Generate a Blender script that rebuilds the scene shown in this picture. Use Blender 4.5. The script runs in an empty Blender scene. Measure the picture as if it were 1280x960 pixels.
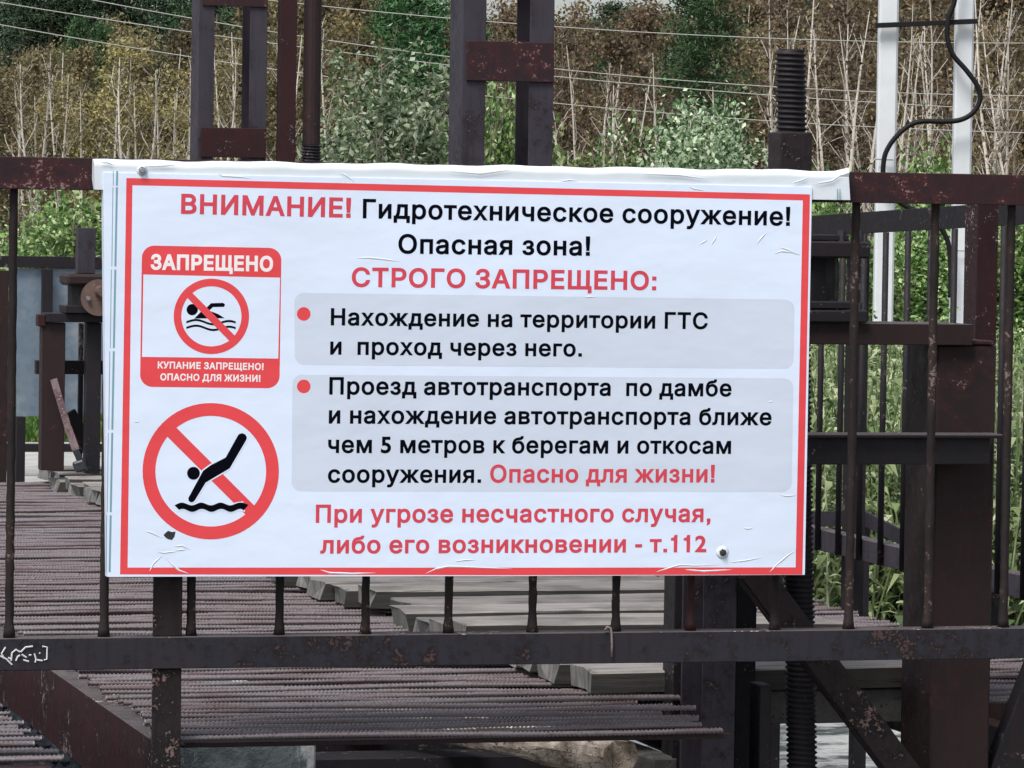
import bpy, bmesh, math, random
import numpy as np
from mathutils import Vector, Matrix, geometry
from math import sin, cos, pi, radians, sqrt, atan2

scene = bpy.context.scene
COL = scene.collection

# ------------------------------------------------------------------ camera
FPX = 5400.0                       # focal length in photo pixels (1280 wide)
PHI, PITCH, ROLL = radians(14.8), radians(-2.22), radians(0.86)
F0 = np.array([sin(PHI), cos(PHI), 0.0]); R0 = np.array([cos(PHI), -sin(PHI), 0.0]); UP = np.array([0, 0, 1.0])
FW = F0 * cos(PITCH) + UP * sin(PITCH); U1 = -F0 * sin(PITCH) + UP * cos(PITCH)
RT = R0 * cos(ROLL) + U1 * sin(ROLL); UU = -R0 * sin(ROLL) + U1 * cos(ROLL)
CAM = np.array([-2.205, -8.347, 1.035])
cam = bpy.data.cameras.new('camera'); camo = bpy.data.objects.new('camera', cam); COL.objects.link(camo)
m = Matrix.Identity(4)
for i in range(3):
    m[i][0], m[i][1], m[i][2], m[i][3] = RT[i], UU[i], -FW[i], CAM[i]
camo.matrix_world = m
cam.sensor_width = 36.0; cam.lens = FPX * 36.0 / 1280.0
cam.clip_start = 0.1; cam.clip_end = 2000.0
scene.camera = camo

# ------------------------------------------------------------------ light
world = bpy.data.worlds.new('World'); scene.world = world; world.use_nodes = True
nt = world.node_tree; bg = nt.nodes['Background']
sky = nt.nodes.new('ShaderNodeTexSky'); sky.sky_type = 'NISHITA'; sky.sun_disc = False
SUN_EL, SUN_AZ = radians(58), radians(226)          # azimuth clockwise from +Y
sky.sun_elevation = SUN_EL; sky.sun_rotation = SUN_AZ
sky.air_density = 1.0; sky.dust_density = 3.0; sky.ozone_density = 1.0
hs = nt.nodes.new('ShaderNodeHueSaturation'); hs.inputs['Saturation'].default_value = 0.5
nt.links.new(sky.outputs[0], hs.inputs['Color']); nt.links.new(hs.outputs[0], bg.inputs['Color'])
bg.inputs['Strength'].default_value = 0.135
sl = bpy.data.lights.new('sun', 'SUN'); sl.energy = 2.4; sl.angle = radians(20); sl.color = (1.0, 0.965, 0.92)
so = bpy.data.objects.new('sun', sl); COL.objects.link(so)
sd = Vector((sin(SUN_AZ) * cos(SUN_EL), cos(SUN_AZ) * cos(SUN_EL), sin(SUN_EL)))
so.rotation_euler = sd.to_track_quat('Z', 'Y').to_euler()
scene.view_settings.view_transform = 'Standard'; scene.view_settings.look = 'None'
scene.view_settings.gamma = 1.0; scene.view_settings.exposure = 0.64
scene.view_settings.use_curve_mapping = False

# ------------------------------------------------------------------ helpers
def ray(px, py): return FW + RT * ((px - 640) / FPX) + UU * ((480 - py) / FPX)
def atY(px, py, Y):
    r = ray(px, py); return CAM + r * ((Y - CAM[1]) / r[1])
def atX(px, py, X):
    r = ray(px, py); return CAM + r * ((X - CAM[0]) / r[0])
def atZ(px, py, Z):
    r = ray(px, py); return CAM + r * ((Z - CAM[2]) / r[2])
def atD(px, py, d):
    r = ray(px, py); return CAM + r * (d / (r @ F0))

def tag(o, label=None, cat=None, group=None, kind=None):
    if label: o['label'] = label
    if cat: o['category'] = cat
    if group: o['group'] = group
    if kind: o['kind'] = kind
    return o
def thing(name, loc, label, cat, group=None):
    o = bpy.data.objects.new(name, None); COL.objects.link(o); o.location = Vector([float(v) for v in loc])
    o.empty_display_size = 0.1
    return tag(o, label, cat, group)
def copy_tree(o, parent=None):
    c = o.copy(); COL.objects.link(c)
    if parent: c.parent = parent
    for ch in [x for x in bpy.data.objects if x.parent == o]:
        copy_tree(ch, c)
    return c

class MB:
    def __init__(s): s.v = []; s.f = []
    def add(s, vs, fs):
        n = len(s.v); s.v.extend([tuple(map(float, p)) for p in vs]); s.f.extend([tuple(i + n for i in f) for f in fs]); return s
    def box(s, lo, hi, b=0.0015):
        lo = np.minimum(lo, hi) if False else np.array(lo, float); hi = np.array(hi, float)
        lo, hi = np.minimum(lo, hi), np.maximum(lo, hi)
        c = (lo + hi) / 2; h = (hi - lo) / 2
        return s.obox(c, np.eye(3), h, b)
    def obox(s, c, ax, h, b=0.0015):
        """box with centre c, axes rows ax, half sizes h; chamfered by b"""
        c = np.array(c, float); ax = np.array(ax, float); h = np.array(h, float)
        b = min(b, h.min() * 0.45)
        vs = []
        if b <= 0:
            for z in (-1, 1):
                for y in (-1, 1):
                    for x in (-1, 1): vs.append(c + ax[0] * x * h[0] + ax[1] * y * h[1] + ax[2] * z * h[2])
            return s.add(vs, [(0, 2, 3, 1), (4, 5, 7, 6), (0, 1, 5, 4), (2, 6, 7, 3), (0, 4, 6, 2), (1, 3, 7, 5)])
        idx = {}
        for sx in (-1, 1):
            for sy in (-1, 1):
                for sz in (-1, 1):
                    for a in range(3):
                        q = np.array([sx, sy, sz]) * (h - b); q[a] = (sx, sy, sz)[a] * h[a]
                        idx[(sx, sy, sz, a)] = len(vs); vs.append(c + q @ ax)
        fs = []
        for a in range(3):
            o1, o2 = (a + 1) % 3, (a + 2) % 3
            for sg in (-1, 1):
                k = []
                for u, w in ((-1, -1), (1, -1), (1, 1), (-1, 1)):
                    t = [0, 0, 0]; t[a] = sg; t[o1] = u; t[o2] = w; k.append(idx[(*t, a)])
                fs.append(tuple(k if sg > 0 else k[::-1]))
        for a in range(3):
            o1, o2 = (a + 1) % 3, (a + 2) % 3
            for u in (-1, 1):
                for w in (-1, 1):
                    def K(e, f):
                        t = [0, 0, 0]; t[a] = e; t[o1] = u; t[o2] = w; return idx[(*t, f)]
                    k = [K(-1, o1), K(1, o1), K(1, o2), K(-1, o2)]
                    fs.append(tuple(k if u * w < 0 else k[::-1]))
        for sx in (-1, 1):
            for sy in (-1, 1):
                for sz in (-1, 1):
                    k = [idx[(sx, sy, sz, a)] for a in range(3)]
                    fs.append(tuple(k if sx * sy * sz > 0 else k[::-1]))
        return s.add(vs, fs)
    def bar(s, p, q, w, t, side=(0, 1, 0), b=0.0015):
        """straight bar from p to q; w across, t along 'side'"""
        p = np.array(p, float); q = np.array(q, float); d = q - p; L = np.linalg.norm(d); d /= L
        sv = np.array(side, float); sv -= d * (sv @ d); sv /= np.linalg.norm(sv); x = np.cross(sv, d)
        return s.obox((p + q) / 2, [x, sv, d], [w / 2, t / 2, L / 2], b)
    def tube(s, pts, rad, n=8, cap=True):
        pts = [np.array(p, float) for p in pts]
        if not hasattr(rad, '__len__'): rad = [rad] * len(pts)
        vs = []; fs = []; u = None
        for i, p in enumerate(pts):
            d = pts[min(i + 1, len(pts) - 1)] - pts[max(i - 1, 0)]; d = d / (np.linalg.norm(d) + 1e-12)
            if u is None:
                u = np.cross(d, [0.31, 0.2, 0.93] if abs(d[2]) < 0.9 else [1, 0.1, 0])
            u = u - d * (u @ d); u /= np.linalg.norm(u); w = np.cross(d, u)
            for k in range(n):
                a = 2 * pi * k / n; vs.append(p + (u * cos(a) + w * sin(a)) * rad[i])
        for i in range(len(pts) - 1):
            for k in range(n):
                k2 = (k + 1) % n; fs.append((i * n + k, i * n + k2, (i + 1) * n + k2, (i + 1) * n + k))
        if cap: fs.append(tuple(range(n))[::-1]); fs.append(tuple((len(pts) - 1) * n + k for k in range(n)))
        return s.add(vs, fs)
    def prism(s, poly, off):
        """polygon (CCW seen from the side 'off' points away from) extruded by off"""
        n = len(poly); off = np.array(off, float)
        vs = [np.array(p, float) for p in poly] + [np.array(p, float) + off for p in poly]
        fs = [tuple(range(n)), tuple(range(2 * n - 1, n - 1, -1))] + [(i, n + i, n + (i + 1) % n, (i + 1) % n) for i in range(n)]
        return s.add(vs, fs)
    def build(s, name, mat, parent=None, smooth=False):
        me = bpy.data.meshes.new(name)
        v = np.array(s.v)
        if parent is not None:
            o0 = np.array(parent.location); pp = parent.parent
            while pp is not None: o0 = o0 + np.array(pp.location); pp = pp.parent
            v = v - o0
        me.from_pydata(v.tolist(), [], s.f); me.update()
        if mat: me.materials.append(mat)
        if smooth: me.polygons.foreach_set('use_smooth', [True] * len(me.polygons))
        o = bpy.data.objects.new(name, me); COL.objects.link(o)
        if parent is not None: o.parent = parent
        return o

def fix_normals(o):
    bm = bmesh.new(); bm.from_mesh(o.data); bmesh.ops.recalc_face_normals(bm, faces=bm.faces); bm.to_mesh(o.data); bm.free(); return o

# ------------------------------------------------------------------ materials
def new_mat(name):
    mt = bpy.data.materials.new(name); mt.use_nodes = True
    return mt, mt.node_tree, mt.node_tree.nodes['Principled BSDF']
def N(t, ty, **kw):
    n = t.nodes.new(ty)
    for k, v in kw.items(): setattr(n, k, v)
    return n
def ramp(t, fac, stops):
    r = N(t, 'ShaderNodeValToRGB'); e = r.color_ramp.elements
    while len(e) < len(stops): e.new(0.5)
    for i, (p, c) in enumerate(stops): e[i].position = p; e[i].color = (*c, 1) if len(c) == 3 else c
    t.links.new(fac, r.inputs[0]); return r
def coords(t, scale=(1, 1, 1), off=(0, 0, 0)):
    tc = N(t, 'ShaderNodeTexCoord'); mp = N(t, 'ShaderNodeMapping')
    mp.inputs['Scale'].default_value = scale; mp.inputs['Location'].default_value = off
    t.links.new(tc.outputs['Object'], mp.inputs[0]); return mp.outputs[0]
def noise(t, vec, scale, detail=4, rough=0.55):
    n = N(t, 'ShaderNodeTexNoise'); n.inputs['Scale'].default_value = scale
    n.inputs['Detail'].default_value = detail; n.inputs['Roughness'].default_value = rough
    t.links.new(vec, n.inputs['Vector']); return n.outputs[0]
def mix(t, fac, a, b):
    x = N(t, 'ShaderNodeMix', data_type='RGBA')
    if isinstance(fac, float): x.inputs[0].default_value = fac
    else: t.links.new(fac, x.inputs[0])
    for i, c in ((6, a), (7, b)):
        if isinstance(c, tuple): x.inputs[i].default_value = (*c, 1)
        else: t.links.new(c, x.inputs[i])
    return x.outputs[2]
def bump(t, bs, h, strength=0.3, dist=0.002):
    b = N(t, 'ShaderNodeBump'); b.inputs['Strength'].default_value = strength; b.inputs['Distance'].default_value = dist
    t.links.new(h, b.inputs['Height']); t.links.new(b.outputs[0], bs.inputs['Normal'])

def steel(name, a, b, rust, amount=0.62, rough=0.5, seed=0.0, chip=(0.30, 0.26, 0.25), chipat=0.74, bs_=0.22):
    """painted, weathered steel: two tones of paint, rust patches, pale chips"""
    mt, t, bs = new_mat(name)
    v = coords(t, off=(seed, seed * 1.7, seed * 0.6))
    big = noise(t, v, 5, 5, 0.6); mid = noise(t, v, 34, 6, 0.7); fine = noise(t, v, 150, 5, 0.65); streak = noise(t, coords(t, (30, 30, 2.5), (seed, 0, 0)), 2, 4)
    c = mix(t, ramp(t, big, [(0.38, (0, 0, 0)), (0.62, (1, 1, 1))]).outputs[0], a, b)
    c = mix(t, ramp(t, streak, [(0.5, (0, 0, 0)), (0.75, (0.6, 0.6, 0.6))]).outputs[0], c, rust)
    rf = N(t, 'ShaderNodeMath', operation='ADD'); t.links.new(mid, rf.inputs[0]); t.links.new(big, rf.inputs[1])
    half = N(t, 'ShaderNodeMath', operation='MULTIPLY'); half.inputs[1].default_value = 0.5; t.links.new(rf.outputs[0], half.inputs[0])
    c = mix(t, ramp(t, half.outputs[0], [(amount - 0.05, (0, 0, 0)), (amount + 0.03, (1, 1, 1))]).outputs[0], c, rust)
    ch = N(t, 'ShaderNodeMath', operation='MULTIPLY'); t.links.new(fine, ch.inputs[0]); t.links.new(mid, ch.inputs[1])
    cb = N(t, 'ShaderNodeMath', operation='MULTIPLY_ADD'); cb.inputs[1].default_value = 0.55; cb.inputs[2].default_value = -0.275; t.links.new(big, cb.inputs[0])
    cs = N(t, 'ShaderNodeMath', operation='ADD'); t.links.new(cb.outputs[0], cs.inputs[0]); t.links.new(ch.outputs[0], cs.inputs[1]); ch = cs
    c = mix(t, ramp(t, ch.outputs[0], [(chipat * 0.5, (0, 0, 0)), (chipat * 0.5 + 0.03, (1, 1, 1))]).outputs[0], c, chip)
    t.links.new(c, bs.inputs['Base Color'])
    rr = ramp(t, mid, [(0.3, (rough - 0.12,) * 3), (0.7, (rough + 0.22,) * 3)]); t.links.new(rr.outputs[0], bs.inputs['Roughness'])
    bs.inputs['Specular IOR Level'].default_value = bs_
    bump(t, bs, ch.outputs[0], 0.5, 0.002)
    return mt

M = {}
M['steel'] = steel('steel_dark', (0.0135, 0.0115, 0.0140), (0.0095, 0.0090, 0.0120), (0.022, 0.013, 0.013), 0.60, 0.6, 1.0, (0.12, 0.10, 0.10))
M['steel_mid'] = steel('steel_plum', (0.040, 0.034, 0.045), (0.029, 0.026, 0.035), (0.017, 0.011, 0.014), 0.58, 0.6, 4.0, (0.10, 0.085, 0.09), 0.80)
M['steel_red'] = steel('steel_red_oxide', (0.029, 0.0072, 0.0082), (0.018, 0.0065, 0.0078), (0.014, 0.010, 0.011), 0.60, 0.55, 7.0, (0.24, 0.16, 0.16))
M['steel_scab'] = steel('steel_scabbed', (0.026, 0.011, 0.013), (0.017, 0.012, 0.015), (0.046, 0.012, 0.013), 0.54, 0.55, 11.0, (0.17, 0.13, 0.125), 0.70)
M['steel_rail'] = steel('steel_rail', (0.023, 0.020, 0.025), (0.018, 0.019, 0.028), (0.011, 0.008, 0.009), 0.55, 0.6, 2.2, (0.060, 0.036, 0.036), 0.715)
M['steel_dusty'] = steel('steel_dusty', (0.085, 0.072, 0.073), (0.055, 0.046, 0.048), (0.032, 0.02, 0.02), 0.58, 0.75, 3.7)
M['steel_bar'] = steel('steel_bar', (0.012, 0.009, 0.0095), (0.018, 0.013, 0.013), (0.028, 0.017, 0.015), 0.55, 0.7, 3.3, (0.14, 0.11, 0.10), 0.72)
M['steel_brown'] = steel('steel_brown', (0.0215, 0.0115, 0.0118), (0.0145, 0.0095, 0.0102), (0.030, 0.0125, 0.012), 0.56, 0.6, 8.4, (0.16, 0.115, 0.11), 0.80)
M['steel_pit'] = steel('steel_pitted', (0.020, 0.0125, 0.0135), (0.014, 0.011, 0.013), (0.006, 0.005, 0.005), 0.535, 0.6, 14.0, (0.15, 0.10, 0.09), 0.68)

def rebar_mat():
    mt, t, bs = new_mat('ribbed_bar'); v = coords(t)
    c = mix(t, ramp(t, noise(t, v, 1.6, 5, 0.6), [(0.4, (0, 0, 0)), (0.6, (1, 1, 1))]).outputs[0], (0.134, 0.108, 0.112), (0.146, 0.128, 0.138))
    c = mix(t, ramp(t, noise(t, coords(t, (1.5, 14, 1)), 3, 4), [(0.52, (0, 0, 0)), (0.7, (1, 1, 1))]).outputs[0], c, (0.08, 0.045, 0.044))
    c = mix(t, ramp(t, noise(t, v, 160, 3), [(0.5, (0, 0, 0)), (0.75, (0.7, 0.7, 0.7))]).outputs[0], c, (0.05, 0.038, 0.038))
    t.links.new(c, bs.inputs['Base Color']); bs.inputs['Roughness'].default_value = 0.42
    bump(t, bs, noise(t, v, 300, 3), 0.4, 0.001)
    return mt
M['rebar'] = rebar_mat()

def wood(name, a, b, dark, axis=0, grain=1.0, seed=0, rough=0.85):
    mt, t, bs = new_mat(name)
    sc = [60, 60, 60]; sc[axis] = 2.2
    oi = N(t, 'ShaderNodeObjectInfo'); tc = N(t, 'ShaderNodeTexCoord')
    ad = N(t, 'ShaderNodeVectorMath', operation='ADD'); cx = N(t, 'ShaderNodeCombineXYZ')
    ml = N(t, 'ShaderNodeMath', operation='MULTIPLY'); ml.inputs[1].default_value = 37.0
    t.links.new(oi.outputs['Random'], ml.inputs[0])
    for i in range(3): t.links.new(ml.outputs[0], cx.inputs[i])
    t.links.new(tc.outputs['Object'], ad.inputs[0]); t.links.new(cx.outputs[0], ad.inputs[1])
    mp = N(t, 'ShaderNodeMapping'); mp.inputs['Scale'].default_value = sc; t.links.new(ad.outputs[0], mp.inputs[0])
    g = noise(t, mp.outputs[0], grain, 6, 0.65); l = noise(t, ad.outputs[0], 5, 4)
    c = mix(t, ramp(t, g, [(0.35, (0, 0, 0)), (0.65, (1, 1, 1))]).outputs[0], a, b)
    c = mix(t, ramp(t, l, [(0.45, (0, 0, 0)), (0.7, (0.8, 0.8, 0.8))]).outputs[0], c, dark)
    c = mix(t, ramp(t, g, [(0.34, (1, 1, 1)), (0.41, (0, 0, 0))]).outputs[0], c, tuple(x * 0.25 for x in dark))
    hsv = N(t, 'ShaderNodeHueSaturation'); mr = N(t, 'ShaderNodeMapRange'); mr.inputs['To Min'].default_value = 0.72; mr.inputs['To Max'].default_value = 1.2
    t.links.new(oi.outputs['Random'], mr.inputs[0]); t.links.new(mr.outputs[0], hsv.inputs['Value']); t.links.new(c, hsv.inputs['Color'])
    t.links.new(hsv.outputs[0], bs.inputs['Base Color']); bs.inputs['Roughness'].default_value = rough
    bump(t, bs, g, 0.7, 0.004)
    return mt
M['plank'] = wood('weathered_plank', (0.285, 0.264, 0.246), (0.125, 0.114, 0.105), (0.06, 0.054, 0.048))
M['plank_side'] = wood('shaded_plank_edge', (0.048, 0.044, 0.039), (0.024, 0.022, 0.020), (0.016, 0.015, 0.013))  # plank sides: darker wood than the tops, with shade put into the colour
M['plank_end'] = wood('plank_end_grain', (0.26, 0.25, 0.235), (0.06, 0.058, 0.054), (0.035, 0.034, 0.032), 2, 0.8)
def log_mat():
    mt, t, bs = new_mat('bare_log'); v = coords(t, (26, 5, 26)); v1 = coords(t)
    c = mix(t, ramp(t, noise(t, v, 1.0, 6, 0.7), [(0.35, (0, 0, 0)), (0.65, (1, 1, 1))]).outputs[0], (0.30, 0.23, 0.175), (0.66, 0.57, 0.48))
    c = mix(t, ramp(t, noise(t, v1, 11, 5, 0.7), [(0.48, (0, 0, 0)), (0.66, (1, 1, 1))]).outputs[0], c, (0.13, 0.095, 0.07))
    cr = noise(t, coords(t, (34, 4, 34), (3, 1, 2)), 1.3, 3, 0.5)
    crk = ramp(t, cr, [(0.482, (0, 0, 0)), (0.495, (1, 1, 1)), (0.500, (1, 1, 1)), (0.513, (0, 0, 0))]).outputs[0]
    c = mix(t, crk, c, (0.035, 0.026, 0.02))
    t.links.new(c, bs.inputs['Base Color']); bs.inputs['Roughness'].default_value = 0.9
    bump(t, bs, noise(t, v, 1.5, 6, 0.7), 1.0, 0.012)
    return mt
def stained(name):
    mt, t, bs = new_mat(name); v = coords(t)
    c = mix(t, ramp(t, noise(t, v, 8, 6, 0.65), [(0.4, (0, 0, 0)), (0.6, (1, 1, 1))]).outputs[0], (0.05, 0.066, 0.075), (0.13, 0.155, 0.165))
    c = mix(t, ramp(t, noise(t, coords(t, (1, 1, .35), (2, 0, 0)), 9, 6, 0.75), [(0.55, (0, 0, 0)), (0.63, (1, 1, 1))]).outputs[0], c, (0.42, 0.44, 0.44))
    t.links.new(c, bs.inputs['Base Color']); bs.inputs['Roughness'].default_value = 0.9
    bump(t, bs, noise(t, v, 22, 6, 0.7), 1.0, 0.01)
    return mt
M['timber'] = wood('dark_timber', (0.10, 0.095, 0.09), (0.06, 0.058, 0.055), (0.045, 0.043, 0.04), 1)
M['log'] = log_mat(); M['pier'] = stained('stained_concrete')

def simple(name, col, rough=0.5, spec=0.5, metal=0.0, var=0.0, sc=6.0, bmp=0.0, bsc=60):
    mt, t, bs = new_mat(name); v = coords(t)
    if var:
        lo = tuple(x * (1 - var) for x in col); hi = tuple(min(1, x * (1 + var)) for x in col)
        t.links.new(mix(t, ramp(t, noise(t, v, sc, 5, 0.6), [(0.3, (0, 0, 0)), (0.7, (1, 1, 1))]).outputs[0], lo, hi), bs.inputs['Base Color'])
    else: bs.inputs['Base Color'].default_value = (*col, 1)
    bs.inputs['Roughness'].default_value = rough; bs.inputs['Specular IOR Level'].default_value = spec; bs.inputs['Metallic'].default_value = metal
    if bmp: bump(t, bs, noise(t, v, bsc, 4), bmp, 0.003)
    return mt
def vinyl(name, col, rough=0.28, spec=0.4):
    mt, t, bs = new_mat(name); v = coords(t)
    t.links.new(mix(t, ramp(t, noise(t, v, 2.2, 4), [(0.35, (0, 0, 0)), (0.7, (1, 1, 1))]).outputs[0], col, tuple(x * 0.94 for x in col)), bs.inputs['Base Color'])
    bs.inputs['Roughness'].default_value = rough; bs.inputs['Specular IOR Level'].default_value = spec
    a = noise(t, coords(t, (1, 1, 1.6)), 7, 3, 0.5)
    bump(t, bs, a, 0.12, 0.02)
    return mt
M['white'] = vinyl('white_vinyl', (0.66, 0.745, 0.895))
M['edge'] = vinyl('white_vinyl_edge', (0.62, 0.67, 0.72))
M['red'] = vinyl('red_print', (0.70, 0.062, 0.072))
M['redtext'] = vinyl('red_lettering', (0.60, 0.055, 0.085))
M['grey'] = vinyl('grey_print', (0.56, 0.625, 0.735))
M['black'] = vinyl('black_print', (0.0012, 0.0015, 0.005), 0.6, 0.05)
M['whitetext'] = vinyl('white_lettering', (0.80, 0.78, 0.80))
M['teal'] = simple('teal_print', (0.16, 0.31, 0.36), 0.35)
M['bolt'] = simple('dark_bolt', (0.05, 0.055, 0.06), 0.4, 0.5, 0.6, 0.3, 90)
M['zinc'] = simple('zinc_bolt', (0.32, 0.34, 0.36), 0.4, 0.5, 0.7, 0.35, 200)
M['chalk'] = simple('chalk', (0.55, 0.56, 0.55), 0.9)
M['cable'] = simple('cable', (0.007, 0.007, 0.008), 0.6, 0.2)
M['wire'] = simple('pale_wire', (0.36, 0.355, 0.32), 0.5)
M['concrete_pole'] = simple('pole_concrete', (0.56, 0.59, 0.61), 0.8, 0.3, 0, 0.07, 3, 0.3, 25)
M['concrete'] = simple('concrete', (0.20, 0.225, 0.24), 0.85, 0.3, 0, 0.5, 6, 0.6, 40)
M['gravel'] = simple('wet_gravel', (0.060, 0.070, 0.080), 0.7, 0.3, 0, 0.6, 30, 0.3, 90)
M['pavement'] = simple('pale_concrete', (0.30, 0.30, 0.285), 0.9, 0.2, 0, 0.25, 4, 0.8, 14)
M['brown_disc'] = steel('disc_rust', (0.10, 0.068, 0.058), (0.075, 0.05, 0.045), (0.12, 0.07, 0.055), 0.55, 0.55, 5.5)
M['strap'] = steel('strap_faded', (0.20, 0.145, 0.145), (0.15, 0.11, 0.115), (0.08, 0.045, 0.05), 0.55, 0.7, 6.6)

def galv():
    mt, t, bs = new_mat('galvanized_sheet'); v = coords(t)
    vo = N(t, 'ShaderNodeTexVoronoi'); vo.inputs['Scale'].default_value = 42; t.links.new(v, vo.inputs['Vector'])
    c = mix(t, vo.outputs['Color'], (0.14, 0.195, 0.25), (0.19, 0.24, 0.29))
    c = mix(t, ramp(t, noise(t, v, 4, 5, 0.7), [(0.5, (0, 0, 0)), (0.72, (1, 1, 1))]).outputs[0], c, (0.30, 0.33, 0.36))
    c = mix(t, ramp(t, noise(t, v, 60, 3), [(0.72, (0, 0, 0)), (0.78, (1, 1, 1))]).outputs[0], c, (0.4, 0.42, 0.42))
    t.links.new(c, bs.inputs['Base Color']); bs.inputs['Roughness'].default_value = 0.42; bs.inputs['Metallic'].default_value = 0.35
    bump(t, bs, noise(t, v, 9, 3), 0.15, 0.01)
    return mt
M['galv'] = galv()

def leaf_mat(name, cols, trans=0.35, rough=0.55):
    """leaf colours vary per leaf (per mesh island)"""
    mt, t, bs = new_mat(name)
    ge = N(t, 'ShaderNodeNewGeometry'); oi = N(t, 'ShaderNodeObjectInfo')
    st = [(i / max(1, len(cols) - 1), c) for i, c in enumerate(cols)]
    r = ramp(t, ge.outputs['Random Per Island'], st)
    hsv = N(t, 'ShaderNodeHueSaturation'); mr = N(t, 'ShaderNodeMapRange'); mr.inputs['To Min'].default_value = 0.62; mr.inputs['To Max'].default_value = 1.4
    mh = N(t, 'ShaderNodeMapRange'); mh.inputs['To Min'].default_value = 0.488; mh.inputs['To Max'].default_value = 0.512
    t.links.new(oi.outputs['Random'], mr.inputs[0]); t.links.new(mr.outputs[0], hsv.inputs['Value']); t.links.new(r.outputs[0], hsv.inputs['Color'])
    t.links.new(oi.outputs['Random'], mh.inputs[0]); t.links.new(mh.outputs[0], hsv.inputs['Hue'])
    t.links.new(hsv.outputs[0], bs.inputs['Base Color']); bs.inputs['Roughness'].default_value = rough; bs.inputs['Specular IOR Level'].default_value = 0.3
    tr = N(t, 'ShaderNodeBsdfTranslucent'); t.links.new(hsv.outputs[0], tr.inputs[0])
    mx = N(t, 'ShaderNodeMixShader'); mx.inputs[0].default_value = trans
    t.links.new(bs.outputs[0], mx.inputs[1]); t.links.new(tr.outputs[0], mx.inputs[2])
    t.links.new(mx.outputs[0], t.nodes['Material Output'].inputs['Surface'])
    return mt
M['leaf_olive'] = leaf_mat('leaf_olive', [(0.06, 0.05, 0.028), (0.15, 0.12, 0.06), (0.22, 0.175, 0.09), (0.13, 0.132, 0.062), (0.33, 0.265, 0.15)])
M['leaf_yellow'] = leaf_mat('leaf_yellow', [(0.10, 0.085, 0.035), (0.20, 0.16, 0.065), (0.29, 0.23, 0.095), (0.18, 0.175, 0.07), (0.40, 0.32, 0.15)])
M['leaf_brown'] = leaf_mat('leaf_brown', [(0.06, 0.042, 0.028), (0.125, 0.088, 0.055), (0.18, 0.128, 0.078), (0.135, 0.118, 0.062), (0.28, 0.20, 0.12)])
M['leaf_willow'] = leaf_mat('leaf_willow', [(0.025, 0.055, 0.02), (0.06, 0.115, 0.045), (0.12, 0.19, 0.085), (0.22, 0.31, 0.16), (0.34, 0.43, 0.27), (0.46, 0.53, 0.37), (0.58, 0.63, 0.48)])
M['leaf_shrub'] = leaf_mat('leaf_shrub', [(0.03, 0.07, 0.018), (0.07, 0.145, 0.035), (0.13, 0.225, 0.06), (0.23, 0.34, 0.11), (0.55, 0.64, 0.36)])
M['leaf_weed'] = leaf_mat('leaf_weed', [(0.06, 0.11, 0.04), (0.13, 0.20, 0.075), (0.22, 0.29, 0.12), (0.36, 0.42, 0.22), (0.52, 0.57, 0.38)])
M['needles'] = leaf_mat('needles', [(0.008, 0.021, 0.010), (0.020, 0.046, 0.020), (0.036, 0.072, 0.03), (0.07, 0.125, 0.055)], 0.1)
M['needles_green'] = leaf_mat('needles_green', [(0.02, 0.06, 0.02), (0.04, 0.105, 0.035), (0.07, 0.15, 0.05)], 0.15)
M['grass'] = leaf_mat('grass_blade', [(0.045, 0.10, 0.02), (0.08, 0.155, 0.03), (0.12, 0.20, 0.045)], 0.3)

def bark(name, pale, dark, at=0.56):
    mt, t, bs = new_mat(name); v = coords(t, (1, 1, 5))
    c = mix(t, ramp(t, noise(t, v, 7, 5, 0.7), [(at, (0, 0, 0)), (at + 0.08, (1, 1, 1))]).outputs[0], pale, dark)
    t.links.new(c, bs.inputs['Base Color']); bs.inputs['Roughness'].default_value = 0.8
    return mt
M['birch'] = bark('birch_bark', (0.50, 0.46, 0.40), (0.14, 0.115, 0.095), 0.58)
M['twig'] = simple('twig_bark', (0.20, 0.165, 0.13), 0.85, 0.3, 0, 0.3, 5)
M['bark'] = bark('dark_bark', (0.09, 0.065, 0.05), (0.04, 0.03, 0.025), 0.5)
M['stem'] = simple('shrub_stem', (0.20, 0.18, 0.15), 0.85, 0.3, 0, 0.3, 9)

def ground_mat():
    mt, t, bs = new_mat('ground'); v = coords(t)
    c = mix(t, ramp(t, noise(t, v, 0.35, 6, 0.65), [(0.4, (0, 0, 0)), (0.6, (1, 1, 1))]).outputs[0], (0.055, 0.065, 0.028), (0.075, 0.058, 0.036))
    c = mix(t, ramp(t, noise(t, v, 6, 5, 0.7), [(0.45, (0, 0, 0)), (0.7, (1, 1, 1))]).outputs[0], c, (0.035, 0.03, 0.02))
    t.links.new(c, bs.inputs['Base Color']); bs.inputs['Roughness'].default_value = 0.95
    bump(t, bs, noise(t, v, 5, 6, 0.7), 0.8, 0.1)
    return mt
M['ground'] = ground_mat()
def water_mat():
    mt, t, bs = new_mat('water'); v = coords(t, (1, 1.6, 1))
    n = noise(t, v, 3.2, 8, 0.72)
    c = mix(t, ramp(t, n, [(0.42, (0, 0, 0)), (0.54, (1, 1, 1))]).outputs[0], (0.04, 0.05, 0.048), (0.50, 0.50, 0.49))
    t.links.new(c, bs.inputs['Base Color']); bs.inputs['Roughness'].default_value = 0.35
    bump(t, bs, n, 0.8, 0.08)
    return mt
M['water'] = water_mat()
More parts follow.
